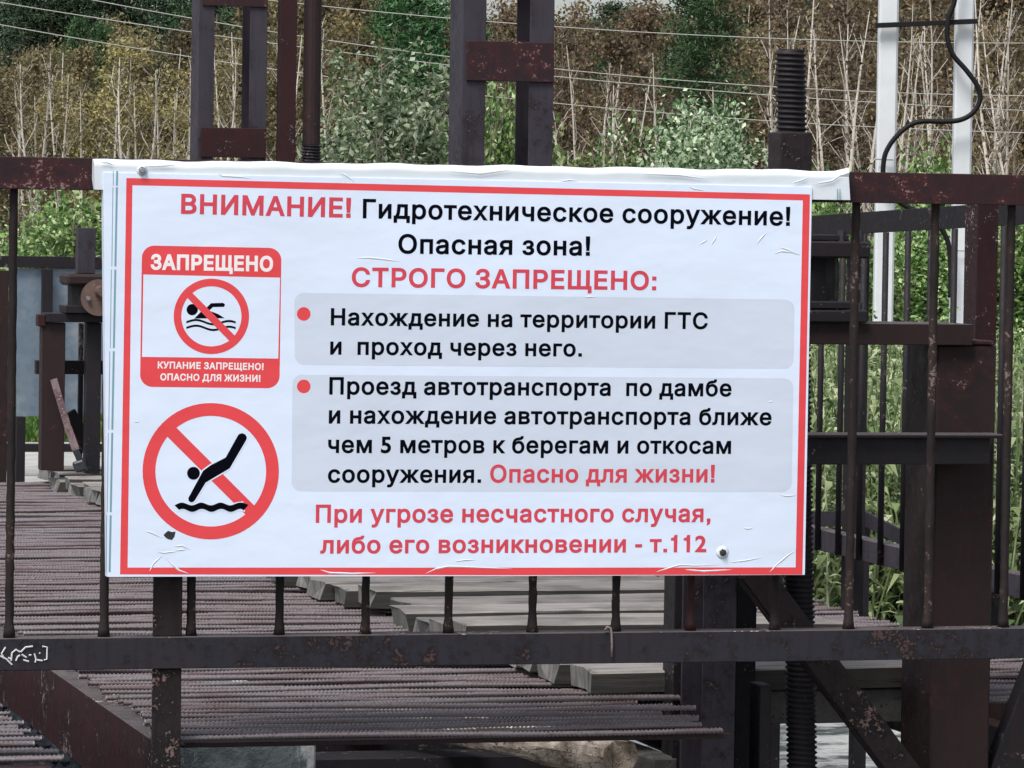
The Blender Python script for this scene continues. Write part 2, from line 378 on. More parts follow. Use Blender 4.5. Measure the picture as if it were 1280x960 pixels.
GLYPHS = {
    '!': '290|180,195 200,520 200,728 85,728 85,520 105,195/195,0 195,105 90,105 90,0',
    ',': '270|138,0 125,-60 90,-85 90,-130 140,-110 175,-60 190,10 190,105 85,105 85,0',
    '-': '340|290,225 290,315 50,315 50,225',
    '.': '270|190,0 190,105 85,105 85,0',
    '1': '500|310,0 310,720 230,720 205,640 160,600 90,585 90,520 215,520 215,0',
    '2': '500|466,93 205,93 285,192 345,275 386,347 410,413 417,478 407,549 379,607 335,652 278,681 209,691 176,688 144,681 113,668 81,650 48,626 48,503 80,539 112,566 142,583 172,592 202,595 240,589 272,572 297,544 313,509 319,467 317,435 311,407 302,380 288,352 271,321 231,259 184,194 133,128 82,65 34,7 34,0 466,0',
    '5': '500|404,682 101,682 101,327 183,337 250,325 299,297 330,256 340,207 333,168 313,135 282,108 243,90 199,84 169,86 139,92 109,102 80,116 50,134 50,33 84,17 117,5 148,-3 181,-8 215,-9 288,2 349,31 397,78 427,138 438,209 427,281 395,341 344,388 275,416 190,423 190,594 404,594',
    ':': '270|190,0 190,105 85,105 85,0/190,400 190,505 85,505 85,400',
    'А': '686|122,0 272,433 281,460 292,493 305,531 313,556 321,584 331,615 341,648 351,684 332,684 342,649 352,616 361,585 370,558 378,533 389,495 401,462 411,433 565,0 662,0 395,728 288,728 23,0/529,203 529,284 157,284 157,203',
    'В': '652|353,0 406,3 453,11 493,26 526,45 552,68 573,96 587,126 595,160 598,195 596,231 588,262 576,291 559,315 540,335 519,352 496,364 473,372 450,375 450,381 471,389 491,398 510,409 527,422 541,439 553,458 562,480 567,506 569,535 566,569 558,602 545,632 525,659 501,683 470,702 434,716 392,725 345,728 86,728 86,0/178,330 355,330 385,328 413,322 437,312 458,298 475,282 490,263 500,241 506,219 508,195 504,164 492,137 472,114 442,96 401,86 350,82 178,82/178,646 343,646 386,642 421,632 447,614 465,590 476,563 480,532 478,508 472,487 462,467 448,450 432,435 412,424 390,415 366,410 340,408 178,408',
    'Г': '573|86,728 86,0 178,0 178,646 529,646 529,728',
    'Д': '813|134,-156 134,0 679,0 679,-156 768,-156 768,81 687,81 687,728 232,728 207,421 203,371 197,325 191,285 184,249 176,217 168,189 158,164 149,142 139,123 128,107 116,93 104,81 45,81 45,-156/226,102 240,128 252,160 263,195 272,234 281,277 288,323 293,371 298,421 316,646 595,646 595,81 211,81',
    'Е': '598|537,0 537,82 178,82 178,327 508,327 508,409 178,409 178,646 533,646 533,728 86,728 86,0',
    'Ж': '955|432,728 432,0 524,0 524,728/130,0 327,323 628,323 824,0 929,0 695,377 910,728 799,728 613,404 344,404 157,728 45,728 261,378 26,0',
    'З': '615|355,-7 398,2 437,17 472,37 501,62 525,92 544,125 554,160 558,199 556,228 550,255 540,281 526,303 510,324 490,341 466,355 440,366 410,373 410,378 445,392 474,412 499,438 517,468 528,502 532,541 529,575 520,608 505,639 485,666 459,690 429,710 393,725 354,734 311,737 270,734 231,726 194,713 161,694 133,671 109,644 91,612 80,578 75,541 164,541 167,564 174,585 186,604 201,619 218,632 239,643 261,651 285,655 310,657 336,655 359,650 380,642 398,631 413,617 425,600 434,581 439,560 441,536 439,512 433,491 423,471 409,454 392,439 372,428 349,420 324,415 296,413 237,413 237,333 296,333 331,331 362,325 389,316 412,303 431,288 447,269 458,248 465,225 467,199 465,175 458,152 446,132 430,114 412,99 390,87 365,78 338,73 308,71 280,73 254,77 231,85 209,96 191,109 176,126 164,144 156,165 153,188 60,188 65,150 76,116 94,85 118,57 147,34 182,15 220,1 263,-7 309,-10',
    'И': '748|663,728 554,728 258,261 250,248 241,233 230,216 219,197 207,176 195,153 182,129 170,105 157,79 169,77 172,103 174,129 176,155 176,180 177,203 178,225 178,279 178,728 86,728 86,0 196,0 459,415 471,433 483,453 496,473 508,494 522,518 538,545 595,646 578,649 577,614 575,581 574,549 573,520 572,493 571,469 570,448 570,430 570,416 570,0 663,0',
    'К': '667|178,0 178,330 284,330 530,0 642,0 359,375 630,728 518,728 280,411 178,411 178,728 86,728 86,0',
    'Л': '743|72,0 104,2 132,7 157,15 177,27 196,42 211,61 224,83 235,109 244,139 250,173 256,210 260,251 292,646 565,646 565,0 657,0 657,728 208,728 170,258 165,213 160,176 153,147 144,124 133,106 120,95 105,87 86,83 65,81 45,81 45,0',
    'М': '898|174,0 174,416 174,470 173,532 172,595 171,615 171,635 170,654 160,654 169,630 177,606 185,583 192,560 200,538 207,516 228,459 234,443 239,428 244,416 409,0 489,0 652,416 669,461 689,519 712,586 719,608 726,631 733,654 725,654 725,633 725,612 724,591 723,570 723,549 723,528 722,468 721,416 721,0 812,0 812,728 681,728 504,268 490,227 484,210 478,192 472,174 455,118 439,70 460,70 456,85 451,102 446,120 428,175 411,227 406,242 401,256 396,268 217,728 86,728 86,0',
    'Н': '739|178,0 178,332 561,332 561,0 653,0 653,728 561,728 561,413 178,413 178,728 86,728 86,0',
    'О': '762|419,-8 454,-3 487,6 519,19 549,36 577,55 602,78 625,104 646,133 664,165 678,200 690,237 698,277 703,319 705,363 703,408 698,451 690,491 678,528 664,562 646,594 625,623 602,649 577,672 549,692 519,708 487,721 454,730 419,735 382,737 345,735 310,730 277,721 245,708 215,692 187,672 162,649 139,623 118,594 100,562 85,528 73,491 65,451 60,408 58,363 60,319 65,277 73,237 85,200 100,165 118,133 139,104 162,78 187,55 215,36 245,19 277,6 310,-3 345,-8 382,-10/339,80 300,91 263,109 230,135 202,167 179,207 168,233 159,263 153,294 149,327 148,363 149,399 153,433 159,465 168,494 179,521 202,560 230,593 263,619 300,637 339,648 382,652 424,648 463,637 500,619 533,594 561,561 584,522 595,495 604,465 610,433 614,399 615,363 614,327 610,294 604,263 595,233 584,207 561,167 533,135 500,109 463,91 424,80 382,76',
    'П': '739|86,728 86,0 178,0 178,646 561,646 561,0 653,0 653,728',
    'Р': '635|178,0 178,646 332,646 368,644 398,638 425,627 446,613 463,595 477,575 486,551 491,525 493,497 491,469 486,444 477,420 463,399 446,381 425,367 399,356 369,349 333,347 156,347 156,266 336,266 389,269 435,280 475,297 509,319 536,347 557,380 572,416 581,455 584,497 581,539 572,579 557,615 536,647 509,675 475,698 435,714 389,725 336,728 86,728 86,0',
    'С': '729|419,-8 454,-3 487,7 519,19 548,35 576,54 600,76 622,101 641,130 656,160 668,194 676,229 584,229 577,205 568,183 557,164 543,146 528,130 511,116 492,104 472,94 451,86 429,80 406,77 382,76 339,80 300,91 263,110 230,135 202,168 179,207 168,234 159,263 153,294 149,327 148,363 149,399 153,433 159,464 168,493 179,520 201,559 229,592 262,618 299,637 339,648 382,652 406,651 429,648 451,642 472,634 492,624 511,613 528,599 543,583 557,565 568,544 577,522 584,498 676,498 668,534 656,568 641,599 621,627 600,652 575,674 548,693 519,709 487,721 454,730 419,735 382,737 345,735 310,730 277,721 245,708 215,692 187,672 162,649 139,623 118,594 100,562 85,528 73,491 65,451 60,408 58,363 60,319 65,277 73,237 85,200 100,165 118,133 139,104 162,78 187,55 215,36 245,19 277,6 310,-3 345,-8 382,-10',
    'Т': '641|275,646 275,0 367,0 367,646 596,646 596,728 45,728 45,646',
    'У': '624|173,0 208,2 238,7 263,16 283,27 301,41 315,58 327,77 339,98 349,120 601,728 501,728 415,510 401,475 388,442 376,410 364,379 354,350 306,212 332,212 320,244 309,276 299,308 288,339 277,371 265,404 251,437 237,473 220,510 125,728 23,728 279,166 265,132 257,116 246,103 233,94 217,87 197,83 175,82 124,82 124,0',
    'Щ': '967|86,0 867,0 867,728 775,728 775,81 522,81 522,728 431,728 431,81 178,81 178,728 86,728/938,-156 938,81 814,81 814,0 851,0 851,-156',
    'Я': '642|556,728 305,728 252,725 206,715 166,699 132,677 105,651 84,620 69,584 60,545 57,503 60,461 69,423 84,388 105,357 133,331 167,311 207,295 253,286 305,283 505,283 505,365 309,365 273,367 243,372 217,382 196,394 178,410 165,430 156,452 150,476 148,503 150,531 156,556 165,579 178,599 196,615 217,629 243,638 274,644 310,646 464,646 464,0 556,0/313,328 209,328 31,0 138,0',
    'а': '556|258,-11 284,-6 308,2 328,11 345,22 360,35 372,48 382,61 390,74 396,74 396,0 481,0 481,359 479,397 472,430 461,458 446,481 428,500 409,516 387,527 365,536 342,543 319,547 298,549 277,550 248,549 219,544 190,537 162,527 136,513 113,495 91,473 73,447 59,417 143,392 149,405 158,418 169,431 181,442 196,452 214,461 233,468 255,472 280,473 303,472 324,467 343,461 359,451 372,439 382,425 388,408 393,389 394,367 394,364 390,347 380,336 368,331 353,327 335,325 312,322 286,318 255,314 230,310 205,306 180,302 155,295 132,286 111,276 92,263 75,248 62,230 51,209 45,183 43,154 46,120 54,90 68,64 87,41 109,22 135,7 164,-4 195,-10 229,-12/223,66 203,69 186,75 170,82 156,91 146,103 137,117 133,132 131,150 133,169 139,186 148,199 161,210 175,219 193,227 211,232 231,237 251,240 287,245 331,252 346,254 359,257 372,260 386,265 394,271 394,197 392,175 386,154 377,134 363,114 346,98 326,84 302,73 274,67 244,65',
    'б': '588|342,-8 384,4 422,24 456,51 485,83 509,121 526,163 537,209 540,259 537,307 527,351 512,392 490,429 465,460 435,486 402,505 366,516 327,520 296,518 267,511 239,500 213,485 189,468 168,449 150,427 135,404 123,380 128,432 139,476 153,510 171,537 194,558 222,573 255,584 295,591 341,596 377,600 408,607 434,616 455,627 472,642 484,659 492,679 497,702 499,728 420,728 419,711 414,698 405,687 391,679 378,675 361,671 341,669 300,666 262,660 228,652 197,640 169,626 145,609 123,589 105,565 89,537 76,506 66,470 59,431 53,386 50,337 49,283 49,265 50,232 54,200 61,170 70,143 82,117 107,79 136,47 171,22 210,3 252,-8 297,-12/266,68 237,76 212,89 189,107 171,129 156,155 145,184 139,216 137,251 139,287 146,321 158,351 173,378 192,400 216,419 242,432 271,440 302,443 332,440 360,433 384,420 404,403 421,381 435,355 444,325 450,292 452,255 450,218 444,184 434,154 419,127 402,106 381,88 356,75 329,68 298,65',
    'в': '560|332,0 368,2 400,8 429,19 453,33 474,51 491,71 502,94 510,119 512,146 510,173 504,196 494,218 480,236 464,251 446,264 426,274 406,281 386,285 416,294 442,306 463,323 479,343 488,368 491,398 485,439 468,474 439,503 400,525 353,538 298,542 75,542 75,0/158,242 332,242 359,239 381,232 399,219 412,201 419,179 422,154 419,133 412,115 399,100 381,89 359,82 332,80 158,80/158,463 298,463 328,461 354,455 375,444 391,430 400,412 403,391 400,369 391,350 376,335 355,324 329,317 298,315 158,315',
    'г': '434|75,542 75,0 163,0 163,462 414,462 414,542',
    'д': '610|106,-157 106,0 505,0 505,-157 592,-157 592,81 509,81 509,542 158,542 140,330 137,294 133,262 128,234 124,209 119,186 113,166 107,148 100,132 92,118 83,105 74,93 63,81 19,81 19,-157/180,109 193,142 204,181 209,207 213,235 218,265 222,297 225,330 237,462 422,462 422,81 163,81',
    'е': '577|339,-10 373,-4 404,6 432,20 458,36 480,56 498,78 512,103 522,130 437,151 429,133 420,118 408,104 395,92 379,83 363,76 344,70 325,67 304,66 272,68 242,76 216,88 193,105 174,126 158,152 146,182 139,216 137,254 137,302 139,331 145,359 156,386 170,410 188,430 209,448 234,461 262,469 293,472 324,469 351,462 376,449 396,431 413,409 426,384 435,355 441,324 443,289 483,316 107,316 107,242 531,242 531,277 529,324 522,366 511,403 496,436 478,464 457,488 433,507 407,523 380,535 352,543 323,548 293,550 246,546 203,534 165,514 130,487 102,454 79,415 68,388 60,360 54,331 50,300 49,267 52,214 63,165 80,122 103,83 132,50 167,24 207,4 253,-8 303,-12',
    'ж': '805|136,0 318,231 360,231 360,0 447,0 447,231 489,231 670,0 776,0 557,276 773,542 669,542 490,312 447,312 447,542 360,542 360,312 316,312 136,542 33,542 250,276 30,0',
    'з': '491|283,-4 318,3 350,14 378,29 402,47 421,69 435,93 444,120 447,149 444,181 433,210 416,235 391,255 360,269 322,278 322,282 350,290 375,303 397,321 413,343 423,369 426,399 424,426 416,451 404,474 387,495 367,513 342,529 314,540 282,547 248,549 214,547 183,541 153,531 126,517 103,499 84,479 69,456 60,430 57,402 141,402 145,423 156,442 174,457 196,469 221,476 247,478 273,475 296,468 315,455 329,438 338,418 341,395 338,371 327,350 310,333 288,320 262,313 233,310 197,310 197,245 233,245 268,242 298,234 323,220 341,202 352,180 356,155 353,132 342,111 325,93 302,79 276,71 245,68 216,70 191,77 168,88 150,102 139,118 134,136 45,136 49,109 58,84 73,61 93,41 117,25 145,12 176,2 209,-4 245,-6',
    'и': '587|512,542 429,542 168,148 163,148 163,542 75,542 75,0 159,0 418,393 424,393 424,0 512,0',
    'к': '538|163,0 163,227 239,227 415,0 526,0 305,280 523,542 412,542 218,308 163,308 163,542 75,542 75,0',
    'л': '572|39,0 77,3 109,13 135,30 155,53 172,84 185,121 190,146 195,174 199,204 203,236 205,271 213,462 410,462 410,0 498,0 498,542 130,542 120,301 118,258 115,221 112,190 107,163 102,140 96,123 88,108 79,98 69,90 57,85 44,82 29,81 9,81 9,0',
    'м': '765|162,0 162,282 162,341 162,399 161,455 159,507 146,507 154,479 162,453 169,430 177,406 185,383 193,360 202,336 213,310 224,283 344,0 420,0 539,283 550,311 561,337 570,361 578,384 586,407 594,430 601,453 608,479 615,507 605,507 604,488 604,469 604,450 604,394 603,339 602,282 602,0 690,0 690,542 557,542 433,240 426,222 419,205 414,189 408,173 403,158 399,143 386,100 382,86 378,72 375,58 391,58 380,101 376,115 372,129 367,144 352,189 346,205 339,222 332,240 207,542 75,542 75,0',
    'н': '584|142,319 142,238 441,238 441,319/75,542 75,0 163,0 163,542/421,542 421,0 509,0 509,542',
    'о': '593|344,-8 388,4 427,24 462,50 491,83 514,122 531,166 542,215 545,268 544,301 540,332 534,362 525,390 514,416 491,455 462,488 427,515 388,534 344,546 296,550 249,546 206,534 167,515 132,488 103,455 80,416 69,390 60,362 54,332 50,301 49,268 52,215 63,166 80,122 103,83 132,50 167,24 206,4 249,-8 296,-12/263,69 233,78 208,94 186,115 168,139 155,168 146,200 140,233 138,268 140,304 146,338 155,370 168,398 186,423 208,444 233,460 263,469 296,472 331,469 361,460 387,444 408,423 426,398 440,370 449,338 455,304 457,268 455,233 449,200 440,168 426,139 408,115 387,94 361,78 331,69 296,66',
    'п': '583|75,542 75,0 163,0 163,462 421,462 421,0 508,0 508,542',
    'р': '606|163,-204 163,84 169,84 177,72 186,59 197,45 211,30 227,17 247,5 270,-4 297,-10 328,-12 372,-8 412,4 448,23 480,49 507,82 529,121 539,147 548,175 553,205 557,237 558,270 557,303 553,334 548,364 539,392 529,418 507,457 480,489 448,516 412,535 372,546 328,550 296,548 268,542 245,533 226,521 210,508 197,495 186,481 177,468 169,457 160,457 160,542 75,542 75,-204/284,70 256,79 232,93 210,113 193,136 179,165 169,197 163,232 161,271 163,309 169,344 179,376 192,404 209,427 231,447 255,461 283,469 315,472 347,469 376,460 401,446 422,426 439,402 452,374 461,342 467,308 469,271 467,234 461,199 452,167 438,138 421,114 400,94 375,79 347,70 315,67',
    'с': '565|323,-11 348,-7 373,-1 396,7 418,18 438,31 456,45 473,62 488,80 501,100 511,122 519,146 435,167 430,153 424,140 417,127 408,115 399,104 388,95 375,86 362,79 347,73 331,69 314,67 296,66 263,69 233,78 208,94 186,115 168,139 155,168 146,200 140,233 138,268 140,304 146,338 155,370 168,398 186,423 208,444 233,460 263,469 296,472 314,471 331,469 347,465 361,460 374,453 386,445 397,435 406,425 415,414 422,401 428,389 433,375 517,396 509,419 499,441 486,461 471,479 454,495 436,509 416,521 394,531 372,539 347,545 322,549 296,550 249,546 206,534 167,515 132,488 103,455 80,416 69,390 60,362 54,332 50,301 49,268 52,215 63,166 80,122 103,83 132,50 167,24 206,4 249,-8 296,-12',
    'т': '464|276,0 276,464 456,464 456,542 9,542 9,464 189,464 189,0',
    'у': '556|78,-202 93,-205 110,-207 131,-208 155,-207 178,-202 199,-195 218,-184 236,-170 252,-153 267,-133 280,-109 292,-83 531,542 437,542 320,222 309,189 299,157 290,125 263,30 294,30 285,61 276,92 267,124 258,156 247,189 236,222 121,542 25,542 232,-2 215,-51 206,-74 197,-92 186,-106 174,-116 162,-124 148,-128 134,-129 118,-128 102,-125 88,-123 68,-198',
    'х': '541|131,0 212,122 228,147 243,172 255,195 267,217 279,239 292,260 247,260 260,239 273,217 286,195 299,172 314,147 330,122 410,0 512,0 298,306 298,241 503,542 403,542 333,437 317,411 302,386 290,362 277,339 265,316 251,294 296,294 283,316 270,339 257,362 243,386 228,411 211,437 143,542 41,542 245,245 245,312 30,0',
    'ч': '573|306,170 328,171 349,174 369,177 388,181 408,186 426,192 445,198 464,204 464,285 435,276 407,267 378,260 348,254 317,251 283,250 250,253 222,263 197,279 178,302 167,332 163,370 163,542 75,542 75,370 77,332 84,298 95,268 111,242 132,220 156,201 183,187 213,177 247,171 283,169/498,0 498,542 411,542 411,0',
    'я': '550|475,542 257,542 216,540 180,534 148,525 121,512 98,495 68,460 51,419 45,371 51,324 68,283 98,250 121,233 148,220 180,211 216,206 257,204 426,204 426,277 263,277 221,280 188,288 164,302 147,320 136,343 133,371 136,399 147,423 164,442 188,455 222,463 264,466 388,466 388,0 475,0/271,246 174,246 21,0 122,0',
}
# ------------------------------------------------------------------ ground, water
def gz(x, y):
    d = (x - CAM[0]) * F0[0] + (y - CAM[1]) * F0[1]
    if y < -0.55: return -0.62
    if x > 1.95 and y > 5.6: return (-0.95 + (y - 5.6) * 0.42) if y < 6.9 else -0.40 + .02 * sin(x * 5 + y * 3)
    if y < 8.35: return -1.25
    z = -0.10 if -1.6 < x < 2.3 else -0.38
    if d > 24: z += -0.25 * min(1, (d - 24) / 10)
    if d > 62: z += (d - 62) * 0.042
    if d > 120: z += (d - 120) * 0.03
    return z
def ground():
    xs = sorted(set([-160, -120, -90] + list(np.arange(-70, 91, 3.0)) + [120, 160, 220] + [-1.61, -1.6, 1.949, 1.951, 2.3, 2.31] + list(np.arange(-6, 12, 0.5))))
    ys = sorted(set([-40, -20, -12, -9, -5, -2, -0.6, -0.551, -0.55, 4, 5.6, 6.2, 6.9, 7.6, 8.349, 8.35] + list(np.arange(8.6, 14, 0.4)) + list(np.arange(14, 60, 2)) + list(np.arange(60, 280, 6))))
    rng = random.Random(5); vs = []; fs = []
    for y in ys:
        for x in xs:
            vs.append((x, y, gz(x, y) + (rng.uniform(-.04, .04) if y > 9 else 0) + (0.5 * sin(x * .11) * sin(y * .07) if y > 70 else 0)))
    n = len(xs)
    for j in range(len(ys) - 1):
        for i in range(n - 1):
            fs.append((j * n + i, j * n + i + 1, (j + 1) * n + i + 1, (j + 1) * n + i))
    o = MB().add(vs, fs).build('ground', M['ground']); tag(o, kind='structure')
ground()
o = MB().add([(-60, -0.55, -0.62), (90, -0.55, -0.62), (90, 8.35, -0.62), (-60, 8.35, -0.62)], [(0, 1, 2, 3)]).build('water', M['water']); tag(o, kind='structure')
o = MB().box((-1.58, 8.36, -0.3), (2.28, 11.6, -0.045), 0.01).build('pavement', M['pavement']); tag(o, kind='structure')

def grass(name, region, n, hmin, hmax, w, rng):
    mb = MB()
    for _ in range(n):
        x, y = region(rng); z = gz(x, y); h = rng.uniform(hmin, hmax); a = rng.uniform(0, 2 * pi); lx, ly = cos(a), sin(a); b = rng.uniform(0, .6) * h; c = rng.uniform(0, 2 * pi)
        mb.add([(x - lx * w, y - ly * w, z), (x + lx * w, y + ly * w, z), (x + cos(c) * b + lx * w * .4, y + sin(c) * b + ly * w * .4, z + h * .75), (x + cos(c) * b * 1.6, y + sin(c) * b * 1.6, z + h)], [(0, 1, 2), (0, 2, 3)])
    o = mb.build(name, M['grass']); tag(o, kind='stuff'); return o
def at(px, d): return CAM + F0 * d + R0 * ((px - 640) * d / FPX)
def reg_far(r):
    d = 20.5 + 16 * r.random() ** 1.6; p = at(r.uniform(-120, 1400), d); return p[0], max(p[1], 11.65)
grass('grass', reg_far, 24000, .05, .2, .008, random.Random(3))

# ------------------------------------------------------------------ footbridge deck of ribbed bars
def ribbed_bars(rows, seed):
    """one mesh of ribbed reinforcing bars; rows = (x0, x1, y, z)"""
    rng = np.random.RandomState(seed); V = []; Fs = []; base = 0; ns = 6
    for (x0, x1, y, z) in rows:
        step = 0.0045; n = int((x1 - x0) / step); xs = x0 + np.arange(n) * step
        bow = rng.uniform(-.010, .010); tilt = rng.uniform(-.012, .012); ph = rng.rand() * 6
        u = (xs - x0) / max(1e-6, (x1 - x0)); yy = y + bow * np.sin(u * 3.1) + tilt * (u - .5); zz = z + rng.uniform(-.003, .003) + .003 * np.sin(u * 6 + ph)
        r0 = rng.choice([.0050, .0056, .0064])
        a = 2 * pi * np.arange(ns) / ns
        rr = r0 + .0015 * np.sign(np.sin(2 * pi * xs[:, None] / .0092 + a[None, :] + ph))
        P = np.stack([np.repeat(xs[:, None], ns, 1), yy[:, None] + rr * np.cos(a), zz[:, None] + rr * np.sin(a)], 2).reshape(-1, 3)
        V.append(P); i = np.arange(n - 1)[:, None] * ns; k = np.arange(ns)[None, :]; k2 = (k + 1) % ns
        f = np.stack([i + k, i + ns + k, i + ns + k2, i + k2], 2).reshape(-1, 4) + base
        Fs.append(f); base += n * ns
    mb = MB(); mb.v = np.concatenate(V).tolist(); mb.f = np.concatenate(Fs).tolist(); return mb

rng = random.Random(11)
bridge = thing('footbridge', (0.45, 4, -0.2), 'long weathered footbridge deck of ribbed steel bars on dark red beams', 'footbridge')
rows = []; y = 0.065
while y < 8.03:
    xe = (0.50 if y < 0.75 else 0.42) + rng.uniform(-.07, .05)
    if y < 0.3: xe = 0.47 + rng.uniform(-.03, .04)
    rows.append((-0.665 + rng.uniform(-.012, .012), xe, y, -0.008)); y += rng.choice([.054, .058, .062] if y < 1.1 else [.060, .066, .072] if y < 2.4 else [.068, .076, .08, .088]) * (1 if rng.random() > .07 else 1.35)
g1 = ribbed_bars(rows, 1).build('grating', M['rebar'], bridge, True)
rows = []; y = 0.5
while y < 8.0:
    rows.append((1.18, 1.63 + rng.uniform(-.02, .02), y, -0.008)); y += rng.choice([.055, .062, .07])
ribbed_bars(rows, 2).build('grating', M['rebar'], bridge, True)
# side beams (channel section) and cross beams
def channel_y(x, sgn, y0, y1, ztop, h, w=.055, t=.007):
    mb = MB(); mb.box((x, y0, ztop - h), (x + sgn * t, y1, ztop)); mb.box((x + sgn * (t + .0005), y0, ztop - t), (x + sgn * w, y1, ztop - .0005)); mb.box((x + sgn * (t + .0005), y0, ztop - h), (x + sgn * w, y1, ztop - h + t)); return mb
o = channel_y(-0.70, 1, 0.045, 8.05, -0.0165, 0.165).build('side_beam', M['steel_red'], bridge); o.data.materials.append(M['steel_dusty'])
for fc in o.data.polygons:
    if fc.normal.z > .6: fc.material_index = 1
channel_y(0.60, -1, 0.62, 8.05, -0.0175, 0.12).build('side_beam', M['steel'], bridge)
channel_y(1.645, -1, 0.35, 8.05, -0.0165, 0.165).build('side_beam', M['steel_brown'], bridge)
channel_y(1.20, 1, 0.62, 8.05, -0.0175, 0.12).build('side_beam', M['steel'], bridge)
for k, y in enumerate((0.075, 1.6, 3.2, 4.8, 6.4, 7.95)):
    MB().box((-0.69, y, -0.078 if k else -0.029), (1.64 if k else 0.50, y + .05, -0.0185)).build('cross_beam', M['steel_brown' if k == 0 else 'steel'], bridge)
zt = atY(480, 948, 1.1)[2]
MB().box((-0.34, 1.1, zt - .16), (0.42, 1.24, zt)).build('cross_beam', M['steel'], bridge)
MB().box((-0.34, 1.46, -1.2), (0.66, 1.5, -0.05)).build('added_dark_backing', M['steel'], bridge)  # plate added under the deck to hide bright water and keep it dark

# second bay beyond the gap, lower left
bay2 = thing('footbridge', (-1.6, 2, -0.2), 'short separate ribbed bar deck across the narrow gap from the long footbridge', 'footbridge')
rows = []; y = 0.02
while y < 3.2:
    rows.append((-2.4, -0.895 - (0.01 if y < .04 else 0) + rng.uniform(-.03, .03), y, -0.042)); y += rng.choice([.05, .056, .062])
ribbed_bars(rows, 3).build('grating', M['rebar'], bay2, True)
MB().box((-2.4, 0.0, -0.2), (-0.915, 0.05, -0.0535)).build('cross_beam', M['steel_red'], bay2)
channel_y(-0.93, -1, 0.06, 3.2, -0.0525, 0.15).build('side_beam', M['steel'], bay2)

# concrete pier and pebbly fill in the gap under the deck
pr = thing('concrete_pier', (-.45, .8, -.7), 'stained blue grey concrete pier under the bar deck behind the post', 'pier')
MB().box((-0.66, 0.60, -1.3), (-0.26, 1.40, -0.035), .004).build('pier_wall', M['pier'], pr)
gb = MB(); rr = random.Random(8)
for _ in range(3200):
    x = rr.uniform(-1.2, -0.30); yy = rr.uniform(-.25, 4.6); z = -0.30 - .02 * rr.random(); r = rr.uniform(.010, .028)
    vs = [(x + r * sx * rr.uniform(.6, 1.2), yy + r * sy * rr.uniform(.6, 1.2), z + r * sz * .8) for sx, sy, sz in ((1, 0, 0), (0, 1, 0), (-1, 0, 0), (0, -1, 0), (0, 0, 1), (0, 0, -1))]
    gb.add(vs, [(0, 1, 4), (1, 2, 4), (2, 3, 4), (3, 0, 4), (1, 0, 5), (2, 1, 5), (3, 2, 5), (0, 3, 5)])
gb.box((-2.7, -.5, -1.2), (-0.27, 5.2, -0.315), .005)
o = gb.build('gravel', M['gravel']); tag(o, kind='stuff')

# ------------------------------------------------------------------ planks
def plank_mb(x0, x1, y0, y1, z0, z1, r):
    mb = MB(); n = 9; vs = []; xs = np.linspace(x0, x1, n)
    dz = r.uniform(-.004, .004); c = .004
    prof = [(y0, z0), (y0, z1 - c), (y0 + c, z1), ((y0 + y1) / 2, z1 + r.uniform(-.002, .001)), (y1 - c, z1), (y1, z1 - c), (y1, z0), ((y0 + y1) / 2, z0)]
    for i, x in enumerate(xs):
        u = i / (n - 1); wy = .003 * sin(u * 5 + dz * 900); wz = dz * (u - .5) * 2
        for (yy, zz) in prof:
            ex = r.uniform(-.012, .012) if i in (0, n - 1) else 0
            vs.append((x + ex, yy + wy + r.uniform(-.0012, .0012), zz + wz + r.uniform(-.001, .001)))
    k = len(prof); fs = []
    for i in range(n - 1):
        for j in range(k): fs.append((i * k + j, (i + 1) * k + j, (i + 1) * k + (j + 1) % k, i * k + (j + 1) % k))
    fs.append(tuple(range(k))); fs.append(tuple((n - 1) * k + j for j in range(k))[::-1])
    mb.add(vs, fs); mb.k = k; mb.n = n; return mb
pw = thing('plank_walkway', (0.8, 4, 0), 'grey weathered plank walkway with ragged ends laid over the bar deck', 'walkway')
rng = random.Random(21); y = 0.665; i = 0
while y < 7.9:
    w = rng.choice([.15, .165, .18, .2, .2]) ; gap = rng.choice([.004, .008, .012, .02, .03])
    if i < 2: w = .165; gap = .008
    x0 = 0.325 + rng.uniform(-.035, .035); z1 = .05 + rng.choice([-.012, -.007, -.003, 0, .004, .008, .012])
    if i == 0: x0 = 0.365; z1 = .05
    if i == 1: x0 = 0.335; z1 = .05
    if y > 2.5: x0 -= 0.05 + .02 * rng.random()
    x1 = 1.22 + rng.uniform(-.03, .05)
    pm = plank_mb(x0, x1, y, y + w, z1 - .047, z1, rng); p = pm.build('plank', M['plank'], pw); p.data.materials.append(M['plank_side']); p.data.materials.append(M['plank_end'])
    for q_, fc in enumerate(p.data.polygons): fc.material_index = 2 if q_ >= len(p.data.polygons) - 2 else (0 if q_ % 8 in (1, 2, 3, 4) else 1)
    y += w + gap; i += 1
MB().box((0.62, 0.68, -0.075), (1.18, 0.76, 0.0), .003).build('bearer', M['timber'], pw)

